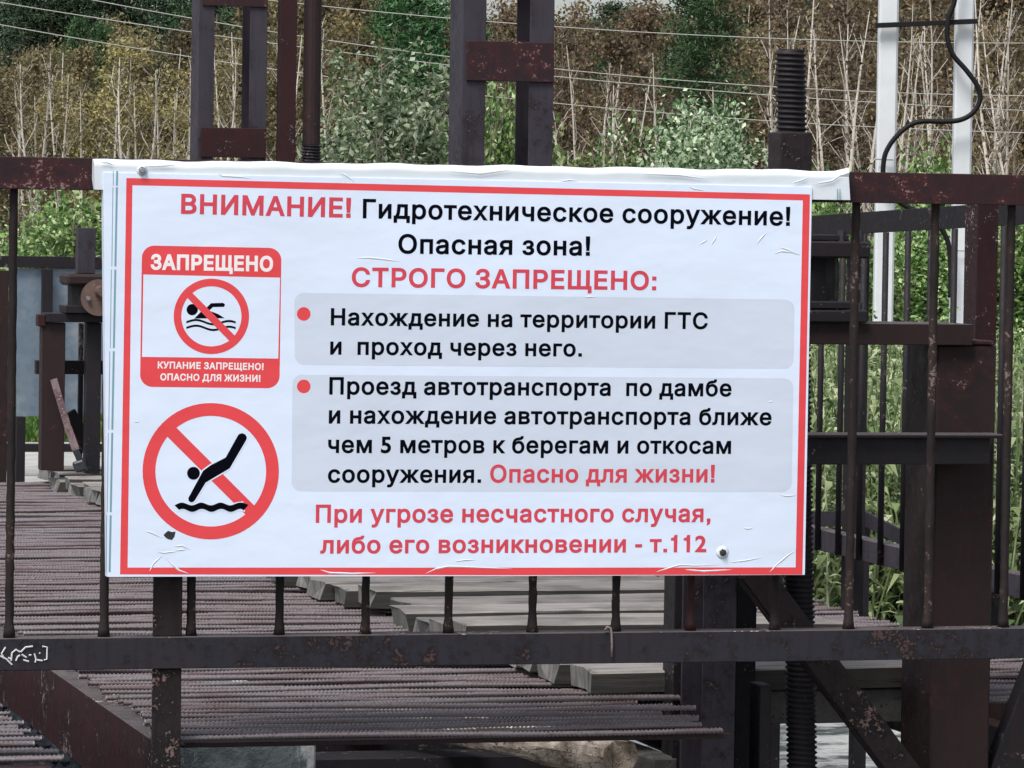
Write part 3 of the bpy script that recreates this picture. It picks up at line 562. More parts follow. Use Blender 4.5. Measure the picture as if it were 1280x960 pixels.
# ------------------------------------------------------------------ log and squared timber under the deck
a = atZ(545, 906, -.12); b = atZ(776, 946, -.12); d = (b - a) / np.linalg.norm(b - a)
pts = [a - d * 0.9 + (b - a) * 0]; L = np.linalg.norm(b - a) + .9; rl = random.Random(4); mb = MB(); vs = []; fs = []; ns = 14; nr = 26
u = np.cross(d, [0, 0, 1.]); u /= np.linalg.norm(u); w = np.cross(u, d)
for i in range(nr):
    t = i / (nr - 1); c = a - d * .9 + d * L * t; R = .038 + .004 * sin(t * 9) + .003 * sin(t * 23)
    for k in range(ns):
        an = 2 * pi * k / ns; r_ = R * (1 + .06 * sin(3 * an + t * 7) + rl.uniform(-.05, .05)); jag = rl.uniform(-.02, .02) if i == nr - 1 else 0
        vs.append(c + (u * cos(an) + w * sin(an)) * r_ + d * jag)
for i in range(nr - 1):
    for k in range(ns): fs.append((i * ns + k, i * ns + (k + 1) % ns, (i + 1) * ns + (k + 1) % ns, (i + 1) * ns + k))
fs.append(tuple((nr - 1) * ns + k for k in range(ns))); fs.append(tuple(range(ns))[::-1])
o = fix_normals(mb.add(vs, fs).build('log', M['log'], None, False)); tag(o, 'pale bare cracked log lying under the front edge of the bar deck', 'log')
# move the origin so that grain follows the log
a = atZ(735, 928, -.16); b = atZ(832, 962, -.16); d = (b - a) / np.linalg.norm(b - a)
o = MB().bar(a - d * .8, b, .062, .055, (0, 0, 1), .006).build('squared_timber', M['timber']); tag(o, 'dark grey squared timber lying beside the pale log under the deck', 'timber')

# ------------------------------------------------------------------ front railing
def two_tone(o, m2):
    """upward faces of a rail carry dust and bare worn metal"""
    o.data.materials.append(m2)
    for fc in o.data.polygons:
        if fc.normal.z > .6: fc.material_index = 1
rail = thing('safety_railing', (0, 0, -.6), 'dark iron railing across the footbridge that carries the white warning sign', 'railing')
X0, X1 = -2.3, 2.6
def zx(px, py): return atY(px, py, 0)
zt1, zt0 = 1.1365, 1.0735
mb = MB(); mb.box((X0, 0, zt0), (X1, .006, zt1)); mb.box((X0, .0065, zt1 - .006), (X1, .06, zt1 - .0005)); mb.build('top_rail', M['steel_scab'], rail)
mb = MB(); zb1 = .2; zb0 = .137; mb.box((X0, 0, zb0), (X1, .006, zb1)); mb.box((X0, .0065, zb1 - .006), (X1, .06, zb1 - .0005)); o = mb.build('bottom_rail', M['steel_rail'], rail); two_tone(o, M['steel_dusty'])
rb = random.Random(9)
barpx = [15 - 107, 15, 131, 240, 350.5, 458, 562, 667, 771, 865, 970, 1067, 1166, 1261, 1370]
for px in barpx:
    x = atY(px, 740 if 125 < px < 1000 else 500, .02)[0]; n = 60; pts = []; rad = []
    for k in range(n):
        z = zb1 + (zt0 + .03 - zb1) * k / (n - 1) - .001; pts.append((x + rb.uniform(-.0006, .0006), .026 + rb.uniform(-.0006, .0006), z)); rad.append((.0088 if px < 900 else .0094) + rb.uniform(-.0007, .0007) + (.004 if k == 0 else .0022 if k == 1 and z < zb1 + .03 else 0))
    MB().tube(pts, rad, 8).build('bar', M['steel_red'] if px == 865 else M['steel_bar'], rail, True)
for px in (-420, 209,):
    x = atY(px, 800, .01)[0]
    mb = MB(); mb.box((x - .029, .0075, -.9), (x + .029, .0135, zb0 + .001 if False else .1365)); mb.box((x - .029, .0075, .2005), (x + .029, .0135, 1.0725)); mb.box((x + .0235, .014, -.9), (x + .029, .07, .1365)); mb.box((x + .0235, .014, .2005), (x + .029, .07, 1.0725)); mb.build('post', M['steel_pit'] if px > 0 else M['steel'], rail)
# chalk scrawl on the bottom rail
mb = MB()
def stroke(pts, r=.0017):
    q = [atY(px, py, -.0006) for px, py in pts]
    mb.tube(q, r, 5)
for st in ([(7, 809), (2, 817), (5, 823)], [(0, 820), (8, 824), (15, 831)], [(14, 826), (15, 816), (20, 812), (25, 815)], [(26, 815), (32, 809), (41, 808)], [(27, 818), (33, 822)], [(29, 825), (36, 827)],
           [(36, 819), (39, 819)], [(43, 817), (45, 824), (44, 828)], [(46, 825), (53, 826)], [(53, 808), (59, 809), (58.5, 824), (55, 825)], [(49, 816), (50, 817)], [(10, 822), (14, 824)], [(20, 826), (22, 821), (25, 819)]):
    stroke(st)
mb.build('chalk_scrawl', M['chalk'], rail)
# a bent bit of wire hooked over the bottom rail
q = [atY(756, 788, -.004), atY(759, 783.5, -.003), atY(763, 785, -.003), atY(764.5, 792, -.004), atY(765, 806, -.005), atY(764.5, 821, -.006)]
o = MB().tube(q, .0026, 6).build('wire_hook', M['strap'], None, True); tag(o, 'short bent rusty wire hooked over the lower rail under the sign', 'wire hook')
# ------------------------------------------------------------------ the sign
GLY = {}
def glyph(ch):
    if ch not in GLY:
        adv, body = GLYPHS[ch].split('|')
        GLY[ch] = (int(adv), [np.array([[float(n) for n in v.split(',')] for v in c.split()]) for c in body.split('/')])
    return GLY[ch]
def offset_poly(P, d):
    keep = [i for i in range(len(P)) if np.linalg.norm(P[i] - P[i - 1]) > .5]; P = P[keep]
    e = np.roll(P, -1, 0) - P; e /= np.linalg.norm(e, axis=1)[:, None]; nr = np.stack([e[:, 1], -e[:, 0]], 1); pn = np.roll(nr, 1, 0)
    return P + (nr + pn) / np.maximum(1 + (nr * pn).sum(1), .35)[:, None] * d
FILL = {}
def fill(polys):
    """triangles of the nonzero-winding interior of closed polygons"""
    vs = []; es = []
    for P in polys:
        n0 = len(vs); n = len(P); vs += [Vector((float(x), float(y))) for x, y in P]; es += [(n0 + i, n0 + (i + 1) % n) for i in range(n)]
    r = geometry.delaunay_2d_cdt(vs, es, [], 0, 1e-4); V = np.array([(v.x, v.y) for v in r[0]]); T = np.array([f for f in r[2] if len(f) == 3])
    c = V[T].mean(1); w = np.zeros(len(T), int)
    for P in polys:
        a = P; b = np.roll(P, -1, 0)
        ax, ay = a[:, 0][None], a[:, 1][None]; bx, by = b[:, 0][None], b[:, 1][None]; X = c[:, 0][:, None]; Y = c[:, 1][:, None]
        s = (bx - ax) * (Y - ay) - (X - ax) * (by - ay)
        w += (((ay <= Y) & (by > Y) & (s > 0)).astype(int) - ((ay > Y) & (by <= Y) & (s < 0)).astype(int)).sum(1)
    return V, T[w != 0]
def glyph_fill(ch, d):
    if (ch, d) not in FILL:
        adv, ps = glyph(ch); FILL[(ch, d)] = fill([offset_poly(P, d) for P in ps])
    return FILL[(ch, d)]
def text_line(mb, text, L, Rr, cap, Y, d=24, track=10):
    """lettering whose baseline runs from photo pixel L to R (ink to ink), capitals cap pixels high, in the sign plane"""
    A = atY(*L, Y); B = atY(*Rr, Y); ex = (B - A); W = np.linalg.norm(ex); ex /= W; ez = np.array([-ex[2], 0, ex[0]])
    x = 0; items = []
    for ch in text:
        if ch == ' ': x += 268 + track; continue
        adv, _ = glyph(ch); items.append((x, ch)); x += adv + 2 * d * .55 + track
    xmin = min(p + glyph_fill(c, d)[0][:, 0].min() for p, c in items); xmax = max(p + glyph_fill(c, d)[0][:, 0].max() for p, c in items)
    sx = W / (xmax - xmin); capw = np.linalg.norm(atY(L[0], L[1] - cap, Y) - A); sz = capw / (728 + 2 * d)
    for p, c in items:
        V, T = glyph_fill(c, d)
        P = A + ex * ((V[:, :1] + p - xmin) * sx) + ez * ((V[:, 1:] + d) * sz)
        mb.add(P, [tuple(t) for t in T])
def poly_px(mb, pts, Y):
    """filled polygon given in photo pixels, laid on plane Y (front face towards -Y)"""
    P = [np.array(p, float) * np.array([1, -1]) for p in pts]
    A = sum(P[i - 1][0] * P[i][1] - P[i][0] * P[i - 1][1] for i in range(len(P)))
    if A < 0: P = P[::-1]
    V, T = fill([np.array(P)])
    mb.add([atY(v[0], -v[1], Y) for v in V], [tuple(t) for t in T])
def rrect(c, r, n=8):
    """rounded quad from corner pixels TL TR BR BL"""
    c = [np.array(p, float) for p in c]; out = []
    for i in range(4):
        p = c[i]; a = c[i - 1] - p; b = c[(i + 1) % 4] - p; a /= np.linalg.norm(a); b /= np.linalg.norm(b)
        ce = p + (a + b) * r
        for k in range(n + 1):
            t = k / n * pi / 2; out.append(ce - b * r * cos(t) - a * r * sin(t) if True else 0)
    return out
def ring_px(mb, c, ro, ri, Y, n=72):
    vs = []
    for r in (ro, ri):
        for k in range(n):
            a = 2 * pi * k / n; vs.append(atY(c[0] + r * cos(a), c[1] + r * sin(a), Y))
    mb.add(vs, [(k, n + k, n + (k + 1) % n, (k + 1) % n) for k in range(n)])
def disc_px(mb, c, r, Y, n=32): poly_px(mb, [(c[0] + r * cos(2 * pi * k / n), c[1] + r * sin(2 * pi * k / n)) for k in range(n)], Y)

YS = -0.030          # front of the sign sheet
sign = thing('warning_sign', (-.1, -.02, .3), 'large white warning sign with red border, prohibition pictograms and lettering on the railing', 'sign')
def slab(pts, y0, y1, b=0.004):
    P = [atY(px, py, y0) for px, py in pts]; mb = MB(); mb.prism(P, (0, y1 - y0, 0)); return mb
MAIN = [(129, 216), (1015, 234), (1006, 718.5), (640, 720), (300, 720.5), (134, 721)]
slab(MAIN, YS, -.006).build('panel', M['white'], sign)
# the folded strip along the top, rounded over at the upper edge
tl, tr = atY(118, 199, YS), atY(1062, 213.5, YS); bl, brr = atY(118.5, 237, YS), atY(1063.5, 250, YS)
mb = MB(); nx = 60; prof = []
for k in range(9):
    t = k / 8 * pi / 2; prof.append((.014 * (1 - sin(t)), .014 * (cos(t) - 1)))   # (back, down from top) later reversed
rs = random.Random(2); vs = []; rows_n = 0
for i in range(nx + 1):
    u = i / nx; top = tl + (tr - tl) * u; bot = bl + (brr - bl) * u; wob = .0012 * sin(u * 37) + .001 * sin(u * 83 + 1)
    col = [bot + np.array([0, .016, 0]), bot + np.array([0, 0.0035, 0])]
    for k in range(9):
        t = k / 8 * pi / 2; col.append(top + np.array([0, .0035 + .015 * (1 - cos(t)), -.015 * (1 - sin(t)) + wob]))
    col.append(top + np.array([0, .0258, wob - .001])); col.append(top + np.array([0, .0258, -.04]))
    if u > .985:
        for c in col[4:]: c += np.array([0, -.004, .006])
    vs += col; rows_n = len(col)
fs = []
for i in range(nx):
    for k in range(rows_n - 1): a0 = i * rows_n + k; fs.append((a0, a0 + rows_n, a0 + rows_n + 1, a0 + 1))
fs.append(tuple(range(rows_n))); fs.append(tuple(nx * rows_n + k for k in range(rows_n))[::-1])
o = mb.add(vs, fs).build('folded_edge', M['edge'], sign, False)
# the left edge of the sheet, folded round the board
P = [(128, 240), (134, 240), (137, 716), (134, 722), (131, 718)]
y1 = YS - .00012; y2 = YS - .00024; y3 = YS - .00036; y4 = YS - .00048
# red border
mb = MB(); out = [(158, 222.5), (1012.5, 243), (1003, 718.2), (640, 719), (150, 718)]; inn = [(165.5, 231.5), (1003.5, 250.5), (994.5, 709.2), (640, 709.6), (159.5, 709.4)]
vs = [atY(*p, y1) for p in out] + [atY(*p, y1) for p in inn]
n = 5; mb.add(vs, [(k, n + k, n + (k + 1) % n, (k + 1) % n) for k in range(n)]); mb.build('border', M['red'], sign)
# perforation line in the left margin
mb = MB()
ys = [214, 232, 234, 333, 337, 435, 439, 537, 541, 640, 644, 715]
for k in range(0, len(ys), 2):
    xa = 146.5 - 9.5 * (ys[k] - 213) / 502; xb = 146.5 - 9.5 * (ys[k + 1] - 213) / 502
    poly_px(mb, [(xa - 1.2, ys[k]), (xa + 1.2, ys[k]), (xb + 1.2, ys[k + 1]), (xb - 1.2, ys[k + 1])], y2)
    poly_px(mb, [(xa - 5.4, ys[k]), (xa - 4.5, ys[k]), (xb - 4.0, ys[k + 1]), (xb - 4.9, ys[k + 1])], y2)
for x in (1047, 1050): poly_px(mb, [(x - .6, 236), (x + .6, 236), (x + .6, 250), (x - .6, 250)], y2)
mb.build('margin_line', M['teal'], sign)
# grey text panels
for q in ([(367.9, 365.9), (993.3, 374.6), (991.8, 461), (368.6, 455.9)], [(365.6, 468.2), (991.8, 473), (989.5, 614.9), (364.5, 614)]):
    mb = MB(); poly_px(mb, rrect(q, 12), y1); mb.build('text_panel', M['grey'], sign)
for c in ((379.7, 392.4), (379.7, 483)):
    mb = MB(); disc_px(mb, c, 8.5, y2); mb.build('bullet', M['red'], sign)
BLK, RED = M['black'], M['redtext']
LINES = [('ВНИМАНИЕ!', (226.2, 267.2), (438.3, 272.2), 25.2, RED, 28), ('Гидротехническое сооружение!', (453.4, 272.8), (987.4, 282.3), 24.4, BLK, 22), ('Опасная зона!', (497.8, 317), (737.4, 319.7), 24.6, BLK, 22),
         ('СТРОГО ЗАПРЕЩЕНО:', (439.6, 358.5), (820.2, 362.8), 24.4, RED, 25), ('Нахождение на территории ГТС', (413.4, 406.7), (884.7, 411.6), 21.6, BLK, 24), ('и  проход через него.', (412.6, 443.3), (727.3, 445.8), 21.6, BLK, 24),
         ('Проезд автотранспорта  по дамбе', (411.5, 493.2), (914.3, 495.7), 22, BLK, 24), ('и нахождение автотранспорта ближе', (410.9, 529.5), (964.3, 531.7), 22, BLK, 24), ('чем 5 метров к берегам и откосам', (410, 566.3), (913.7, 567.4), 22, BLK, 24),
         ('сооружения.', (409.8, 603.4), (601.3, 603.6), 22, BLK, 24), ('Опасно для жизни!', (612.5, 603.4), (893.2, 603.2), 22.6, RED, 24), ('При угрозе несчастного случая,', (394.6, 653.5), (888, 652.6), 22.8, RED, 24), ('либо его возникновении - т.112', (400.2, 692), (882.8, 690.2), 22.4, RED, 24)]
for (tx, L, R_, cap, mt, d) in LINES:
    mb = MB(); text_line(mb, tx, L, R_, cap, y3, d + 3); mb.build('lettering', mt, sign)
# no-swimming panel
def S(pts): return [(170 + x / 5.0526, 300 + y / 5.0526) for x, y in pts]
def Dv(pts): return [(170 + x / 5.0526, 490 + y / 5.0526) for x, y in pts]
q = S([(38, 34), (919, 51), (906, 937), (25, 927)])
mb = MB(); poly_px(mb, rrect(q, 15.5), y1); pan = mb.build('no_swimming_panel', M['red'], sign)
mb = MB(); poly_px(mb, S([(47, 218), (910, 238), (898, 749), (38, 738)]), y2); mb.build('panel_field', M['white'], pan)
mb = MB(); text_line(mb, 'ЗАПРЕЩЕНО', (188.2, 337.2), (341.2, 339.6), 19.8, y2, 44, 0); mb.build('lettering', M['whitetext'], pan)
mb = MB(); text_line(mb, 'КУПАНИЕ ЗАПРЕЩЕНО!', (197.1, 460.5), (329.3, 462.7), 8.8, y2, 34, 8); text_line(mb, 'ОПАСНО ДЛЯ ЖИЗНИ!', (200.3, 475.4), (325.4, 477.4), 8.8, y2, 34, 8); mb.build('lettering', M['whitetext'], pan)
mb = MB(); disc_px(mb, S([(355, 440)])[0], 7.1, y3)
poly_px(mb, S([(437, 436), (474, 399), (548, 397), (560, 403), (562, 412), (556, 422), (486, 424), (462, 446), (520, 468), (560, 494), (368, 496), (408, 455)]), y3)
for dy in (0, 36):
    top = []; bot = []
    for k in range(25):
        t = k / 24; x = 318 + t * 312; yy = 520 + dy - 12 * sin(t * 2 * pi * 1.5 - .35) + 10 * (t - .5); top.append((x, yy - 7)); bot.append((x, yy + 7))
    poly_px(mb, S(top + bot[::-1]), y3 - .00003)
mb.build('swimmer', M['black'], pan)
mb = MB(); c = S([(476, 482)])[0]; ring_px(mb, c, 47.1, 37.6, y4); a, b = S([(340, 318), (308, 348)]), S([(606, 654), (640, 620)])
poly_px(mb, [a[0], a[1], b[0], b[1]], y4 - .00006); mb.build('prohibition_ring', M['red'], pan)
# no-diving ring
mb = MB(); c = Dv([(472, 500)])[0]; ring_px(mb, c, 85.2, 69.2, y2); pts = Dv([(250, 220), (757, 727), (702, 784), (192, 276)]); poly_px(mb, pts, y2 - .00005); ringo = mb.build('prohibition_ring', M['red'], sign)
body = [(645, 272), (655, 264), (672, 260), (690, 268), (700, 285), (697, 302), (592, 482), (440, 572), (372, 684), (360, 695), (346, 697), (333, 688), (330, 670), (424, 497), (472, 462), (566, 414)]
wave = [(243, 715)] + [(268 + k * 16, 707 - 9 * cos((k * 16 - 22) / 122 * 2 * pi)) for k in range(25)] + [(672, 698), (710, 712), (680, 748)] + [(664 - k * 16, 748 - 10 * cos((664 - k * 16 - 355) / 122 * 2 * pi + 3.14 * 1)) for k in range(25)] + [(272, 745)]
def grow(pts, d):
    P = np.array(pts, float); A = sum(P[i - 1][0] * P[i][1] - P[i][0] * P[i - 1][1] for i in range(len(P)))
    if A < 0: P = P[::-1]
    return [tuple(p) for p in offset_poly(P, d)]
mb = MB(); poly_px(mb, Dv(grow(body, 8)), y3); poly_px(mb, Dv(grow([w for i, w in enumerate(wave) if i % 2 == 0 or i < 2], 7)), y3 - .00003); mb.build('figure_outline', M['white'], ringo)
mb = MB(); poly_px(mb, Dv(body), y4); poly_px(mb, Dv(wave), y4 - .00003); disc_px(mb, Dv([(363, 513)])[0], 8.0, y4); mb.build('diver', M['black'], ringo)
# bolts
def bolt(px, py, r, mt, name='bolt', washer=None):
    c = atY(px, py, YS); mb = MB()
    mb.tube([c + np.array([0, .002, 0]), c + np.array([0, -.006, 0])], [r, r * .92], 6)
    mb.tube([c + np.array([0, -.006, 0]), c + np.array([0, -.0085, 0])], [r * .6, r * .45], 8)
    o = mb.build(name, mt, sign)
    if washer:
        MB().tube([c, c + np.array([0, -.0022, 0])], [washer, washer * .8], 20).build('washer', M['edge'], o, True)
bolt(177.5, 213, .0085, M['zinc'], 'bolt', .0105); bolt(903, 690.5, .0078, M['bolt'], 'bolt', .0135)
mb = MB(); poly_px(mb, [(206, 667), (210, 663.5), (215, 665), (219.5, 664.5), (218, 671), (215, 675), (210, 674), (207, 672), (204.5, 669)], y2); mb.build('torn_hole', M['bolt'], sign)
# creases of the loose sheet: low ridges
CR = [[(180, 196 + 12), (205, 207), (222, 206)], [(272, 216), (278, 220), (300, 221), (312, 223)], [(327, 247), (345, 243), (372, 243), (388, 246)], [(305, 279), (316, 275), (330, 274)], [(381, 242), (386, 239), (397, 240)], [(416, 240), (428, 248), (440, 262)],
      [(470, 250), (489, 252), (513, 258)], [(559, 288), (572, 280), (590, 277), (608, 280)], [(485, 302), (495, 303), (505, 305)], [(445, 323), (460, 322), (480, 324), (500, 327)], [(560, 261), (580, 262), (600, 266)], [(692, 285), (705, 287), (712, 285)],
      [(927, 261), (938, 256), (947, 252)], [(969, 262), (975, 256), (980, 253)], [(989, 261), (996, 260)], [(946, 305), (952, 297), (958, 291)], [(889, 306), (893, 300), (896, 295)], [(874, 306), (880, 302), (884, 300)], [(968, 317), (977, 314), (988, 315), (1000, 319)], [(975, 309), (985, 312), (1000, 318)],
      [(182, 664), (190, 666), (204, 673)], [(197, 690), (205, 691), (222, 689)], [(218, 683), (228, 682), (238, 687)], [(187, 714), (192, 704), (203, 694)], [(207, 696), (213, 704), (224, 713), (236, 717)], [(220, 688), (232, 687)], [(168, 527), (174, 527)],
      [(569, 702), (580, 700), (594, 700)], [(665, 672), (680, 670), (694, 666)], [(400, 712), (412, 716), (440, 717), (470, 716)], [(532, 717), (545, 711), (560, 708), (590, 709), (640, 711)], [(820, 715), (836, 710), (850, 706), (870, 707), (900, 706)], [(856, 712), (880, 714), (915, 712)],
      [(962, 715), (972, 705), (985, 694), (995, 688)], [(912, 703), (930, 701), (952, 697)], [(976, 619), (984, 620), (996, 619)], [(929, 660), (935, 661), (941, 660)], [(730, 371), (745, 371)], [(745, 403 - 12), (756, 387), (765, 390)], [(955, 505), (961, 502), (966, 502)], [(560, 214), (600, 217), (640, 212)], [(800, 217), (850, 219), (888, 224)], [(990, 229), (1000, 226), (1010, 222)], [(1018, 230), (1040, 226), (1052, 218)], [(125, 203), (134, 203), (142, 206)], [(425, 216), (432, 219), (443, 227)], [(700, 227), (712, 225), (722, 226)], [(861, 233), (868, 236), (880, 238)]]
def over_text(p):
    return any(L[0] - 4 < p[0] < R_[0] + 4 and L[1] - cap - 3 < p[1] < L[1] + 5 + (R_[1] - L[1]) for (tx, L, R_, cap, mt, d) in LINES)
CR2 = []
for c in CR:
    run = []
    for p in c:
        if over_text(p):
            if len(run) > 1: CR2.append(run)
            run = []
        else: run.append(p)
    if len(run) > 1: CR2.append(run)
for c in CR2:
    mb = MB()
    pts = []
    for k in range(len(c) - 1):
        for s in range(4): t = s / 4; pts.append((c[k][0] * (1 - t) + c[k + 1][0] * t, c[k][1] * (1 - t) + c[k + 1][1] * t))
    pts.append(c[-1]); n = len(pts); vs = []; rj = random.Random(int(c[0][0]))
    for k, (px, py) in enumerate(pts):
        q = pts[min(k + 1, n - 1)]; p0 = pts[max(k - 1, 0)]; d = np.array([q[0] - p0[0], q[1] - p0[1]]); d /= np.linalg.norm(d); nn = np.array([-d[1], d[0]])
        f = sin(pi * (k + .15) / (n - .7)) ** .7 if 0 < k < n - 1 else .08; wd = 1.15 * f * rj.uniform(.8, 1.2); yb = YS - .00016
        vs += [atY(px - nn[0] * wd, py - nn[1] * wd, yb), atY(px, py, yb - .0008 * f), atY(px + nn[0] * wd, py + nn[1] * wd, yb)]
    mb.add(vs, [(3 * k + j, 3 * k + j + 1, 3 * k + j + 4, 3 * k + j + 3) for k in range(n - 1) for j in (0, 1)])
    fix_normals(mb.build('crease', M['edge'], sign))
# ------------------------------------------------------------------ hoists and steel columns
def channel_z(mb, xl, xr, yf, depth, z0, z1, web, t=.008):
    """upright channel: flanges front and back, web on the 'L' or 'R' side"""
    mb.box((xl, yf, z0), (xr, yf + t, z1)); mb.box((xl, yf + depth - t, z0), (xr, yf + depth, z1))
    if web == 'L': mb.box((xl, yf + t + .0004, z0), (xl + t * .8, yf + depth - t - .0004, z1))
    else: mb.box((xr - t * .8, yf + t + .0004, z0), (xr, yf + depth - t - .0004, z1))
    return mb
def threaded(p, q, r, pitch, depth=.14, ns=20):
    p = np.array(p, float); q = np.array(q, float); L = np.linalg.norm(q - p); d = (q - p) / L
    u = np.cross(d, [0, 1, 0.]); u /= np.linalg.norm(u); w = np.cross(d, u); step = pitch / 8; n = int(L / step)
    i = np.arange(n)[:, None] * step; a = (2 * pi * np.arange(ns) / ns)[None, :]
    ph = (i / pitch + a / (2 * pi)) % 1.0; tri = np.clip(np.abs(ph - .5) * 4 - .5, 0, 1)
    rr = r * (1 - depth * tri); rr = rr * np.clip((L - i) / .006, .75, 1)
    P = p + d * i[..., None] + u * (rr * np.cos(a))[..., None] + w * (rr * np.sin(a))[..., None]
    k = np.arange(n - 1)[:, None] * ns; c = np.arange(ns)[None, :]; c2 = (c + 1) % ns
    f = np.stack([k + c, k + c2, k + ns + c2, k + ns + c], 2).reshape(-1, 4).tolist()
    mb = MB(); mb.v = P.reshape(-1, 3).tolist(); mb.f = [tuple(x) for x in f] + [tuple(range(ns))[::-1], tuple((n - 1) * ns + j for j in range(ns))]
    return mb

YH = .40
h = thing('gate_hoist', (.85, .5, -.6), 'dark steel sluice gate hoist frame with a threaded screw rising above the sign', 'gate hoist')
def X(px, y, Y): return atY(px, y, Y)[0]
def Z(py, px, Y): return atY(px, py, Y)[2]
zlow = -.95
ztb = Z(403, 1010, YH)
mb = MB(); channel_z(mb, X(880, 760, YH), X(921, 760, YH), YH, .16, zlow, ztb - .002, 'R'); mb.build('column', M['steel_mid'], h)
MB().box((X(921, 760, .62), .62, zlow), (X(946, 760, .62), .70, ztb - .05)).build('column', M['steel'], h)
MB().box((X(843, 760, .60) , .60, zlow), (X(880, 760, .60) - .002, .68, ztb - .05)).build('column', M['steel'], h)
xr0, xr1 = X(1167, 700, YH), X(1241, 700, YH)
mb = MB(); mb.box((xr0, YH, zlow), (xr1, YH + .19, Z(431, 1200, YH)), .004); mb.build('column', M['steel_brown'], h)
MB().box((xr0 - .001, YH - .003, Z(430.6, 1200, YH)), (xr1 - .008, YH + .193, Z(425.5, 1200, YH)), .002).build('cap_plate', M['steel_scab'], h)
x0 = X(1221, 340, .62); x1 = X(1247, 340, .62)
mb = MB(); mb.box((x0, .62, zlow), (x1, .70, Z(236, 1225, .62))); mb.build('upright', M['steel_red'], h)
# beams
zb = Z(430, 1010, YH)
mb = MB(); mb.box((X(842, 415, YH), YH - .02, zb), (X(1212, 415, YH), YH - .013, ztb)); mb.box((X(842, 415, YH), YH - .0125, ztb - .007), (X(1212, 415, YH), YH + .17, ztb - .0005)); two_tone(mb.build('beam', M['steel_brown'], h), M['steel_dusty'])
mb = MB(); yb = .30; mb.box((X(842, 560, yb), yb + .012, Z(581, 1010, yb)), (X(1240, 560, yb), yb + .02, Z(548, 1010, yb))); mb.box((X(842, 560, yb), yb, Z(547.5, 1010, yb)), (X(1258, 560, yb), yb + .09, Z(543, 1010, yb))); two_tone(mb.build('beam', M['steel'], h), M['steel_dusty'])
# gearbox
YG = .40
cx = X(993, 350, YG + .08); cy = YG + .08
def zz(py): return Z(py, 1010, YG)
gbx = MB(); gbx.tube([(cx, cy, zz(385)), (cx, cy, zz(350)), (cx, cy, zz(322))], [.093, .097, .094], 18)
gbx.box((cx - .115, YG - .03, zz(386)), (cx + .105, YG + .19, zz(376)), .003)
gbx.box((cx - .128, YG - .035, zz(402.5)), (cx + .128, YG + .195, zz(387)), .003)
gbx.box((cx - .13, YG - .04, zz(322)), (cx + .13, YG + .2, zz(301)), .004)
gbx.box((cx - .09, YG - .02, zz(300.6)), (cx + .088, YG + .16, zz(293)), .002)
gear = gbx.build('gearbox', M['steel'], h)
mb = MB()
for dx in (-.105, .072, .112): mb.tube([(cx + dx, YG - .012, zz(300.8)), (cx + dx, YG - .012, zz(287))], .011, 6)
for dx in (-.1, .06, .11): mb.tube([(cx + dx, YG - .02, zz(386)), (cx + dx, YG - .02, zz(378))], .010, 6)
mb.build('bolt', M['steel_mid'], gear)
# screw and its square sleeve
st, sb = atY(988, 60, cy), atY(1003, 985, cy)
threaded(sb - (st - sb) * .2, st, .0335, .0113).build('screw', M['steel'], h, True)
xs0, xs1 = X(975, 190, YG + .038), X(1015.5, 190, YG + .038)
mb = MB(); mb.box((xs0, YG + .038, zz(292.5)), (xs1, YG + .122, Z(165, 990, YG + .04)), .003); mb.build('sleeve', M['steel_pit'], h)
# braces
mb = MB(); a = atY(930, 708, .42); b = atY(1155, 1008, .42); a[1] = b[1] = .36
mb.bar(a, b, .062, .007, (0, 1, 0)); d = (b - a) / np.linalg.norm(b - a); nrm = np.cross(d, [0, 1, 0]); nrm = nrm if nrm[0] < 0 else -nrm
mb.bar(a + nrm * .0305 + np.array([0, .0245, 0]), b + nrm * .0305 + np.array([0, .0245, 0]), .006, .041, (0, 1, 0)); mb.build('brace', M['steel_pit'], h)
mb = MB(); a = atY(1335, 760, .45); b = atY(1238, 1010, .45); mb.bar(a, b, .085, .05, (0, 1, 0)); mb.build('brace', M['steel'], h)
MB().box((X(946, 900, .45), .43, zlow), (X(960, 900, .45), .50, Z(855, 950, .45))).build('strut', M['steel'], h)

# tall built-up columns: two channels joined by batten plates
def tall(Y, l, r, zb_, ztop, battens, label, mats):
    t = thing('guide_column', (X((l[0] + r[1]) / 2, 200, Y), Y + .08, zb_), label, 'steel column', 'tall battened columns')
    (a0, a1), (b0, b1) = l, r
    py = 100
    channel_z(MB(), 0, 1, 0, 1, 0, 1, 'L')
    mb = MB(); channel_z(mb, X(a0, py, Y), X(a1, py, Y), Y, .16, zb_, ztop, 'L'); mb.build('channel', mats[0], t)
    mb = MB(); channel_z(mb, X(b0, py, Y), X(b1, py, Y), Y, .16, zb_, ztop, 'R'); mb.build('channel', mats[0], t)
    for (y0, y1, mt) in battens:
        mb = MB(); mb.box((X(a0 + 4, py, Y), Y - .0085, Z(y1, (a0 + b1) / 2, Y)), (X(b1, py, Y) - .001, Y - .0005, Z(y0, (a0 + b1) / 2, Y)), .002); mb.build('batten', mt, t)
    MB().box((X(a0, py, Y) - .06, Y - .05, zb_ - .001), (X(b1, py, Y) + .06, Y + .2, zb_ + .012)).build('base_plate', M['steel'], t)
    return t
tall(4.0, (578, 607), (662, 692), .062, 2.7, [(52, 102, M['steel_scab']), (257, 305, M['steel_scab']), (462, 510, M['steel_scab']), (-153, -103, M['steel_scab']), (-358, -308, M['steel_scab'])], 'tall plum steel column of two channels joined by a scabbed plate, nearer one', [M['steel_mid']])
tall(8.3, (248, 267.5), (312, 333.5), .062, 2.9, [(160, 197, M['steel_red']), (-29, 8, M['steel_scab']), (350, 387, M['steel_red']), (-220, -183, M['steel_scab'])], 'tall steel column of two channels joined by a red plate just above the sign', [M['steel_mid']])
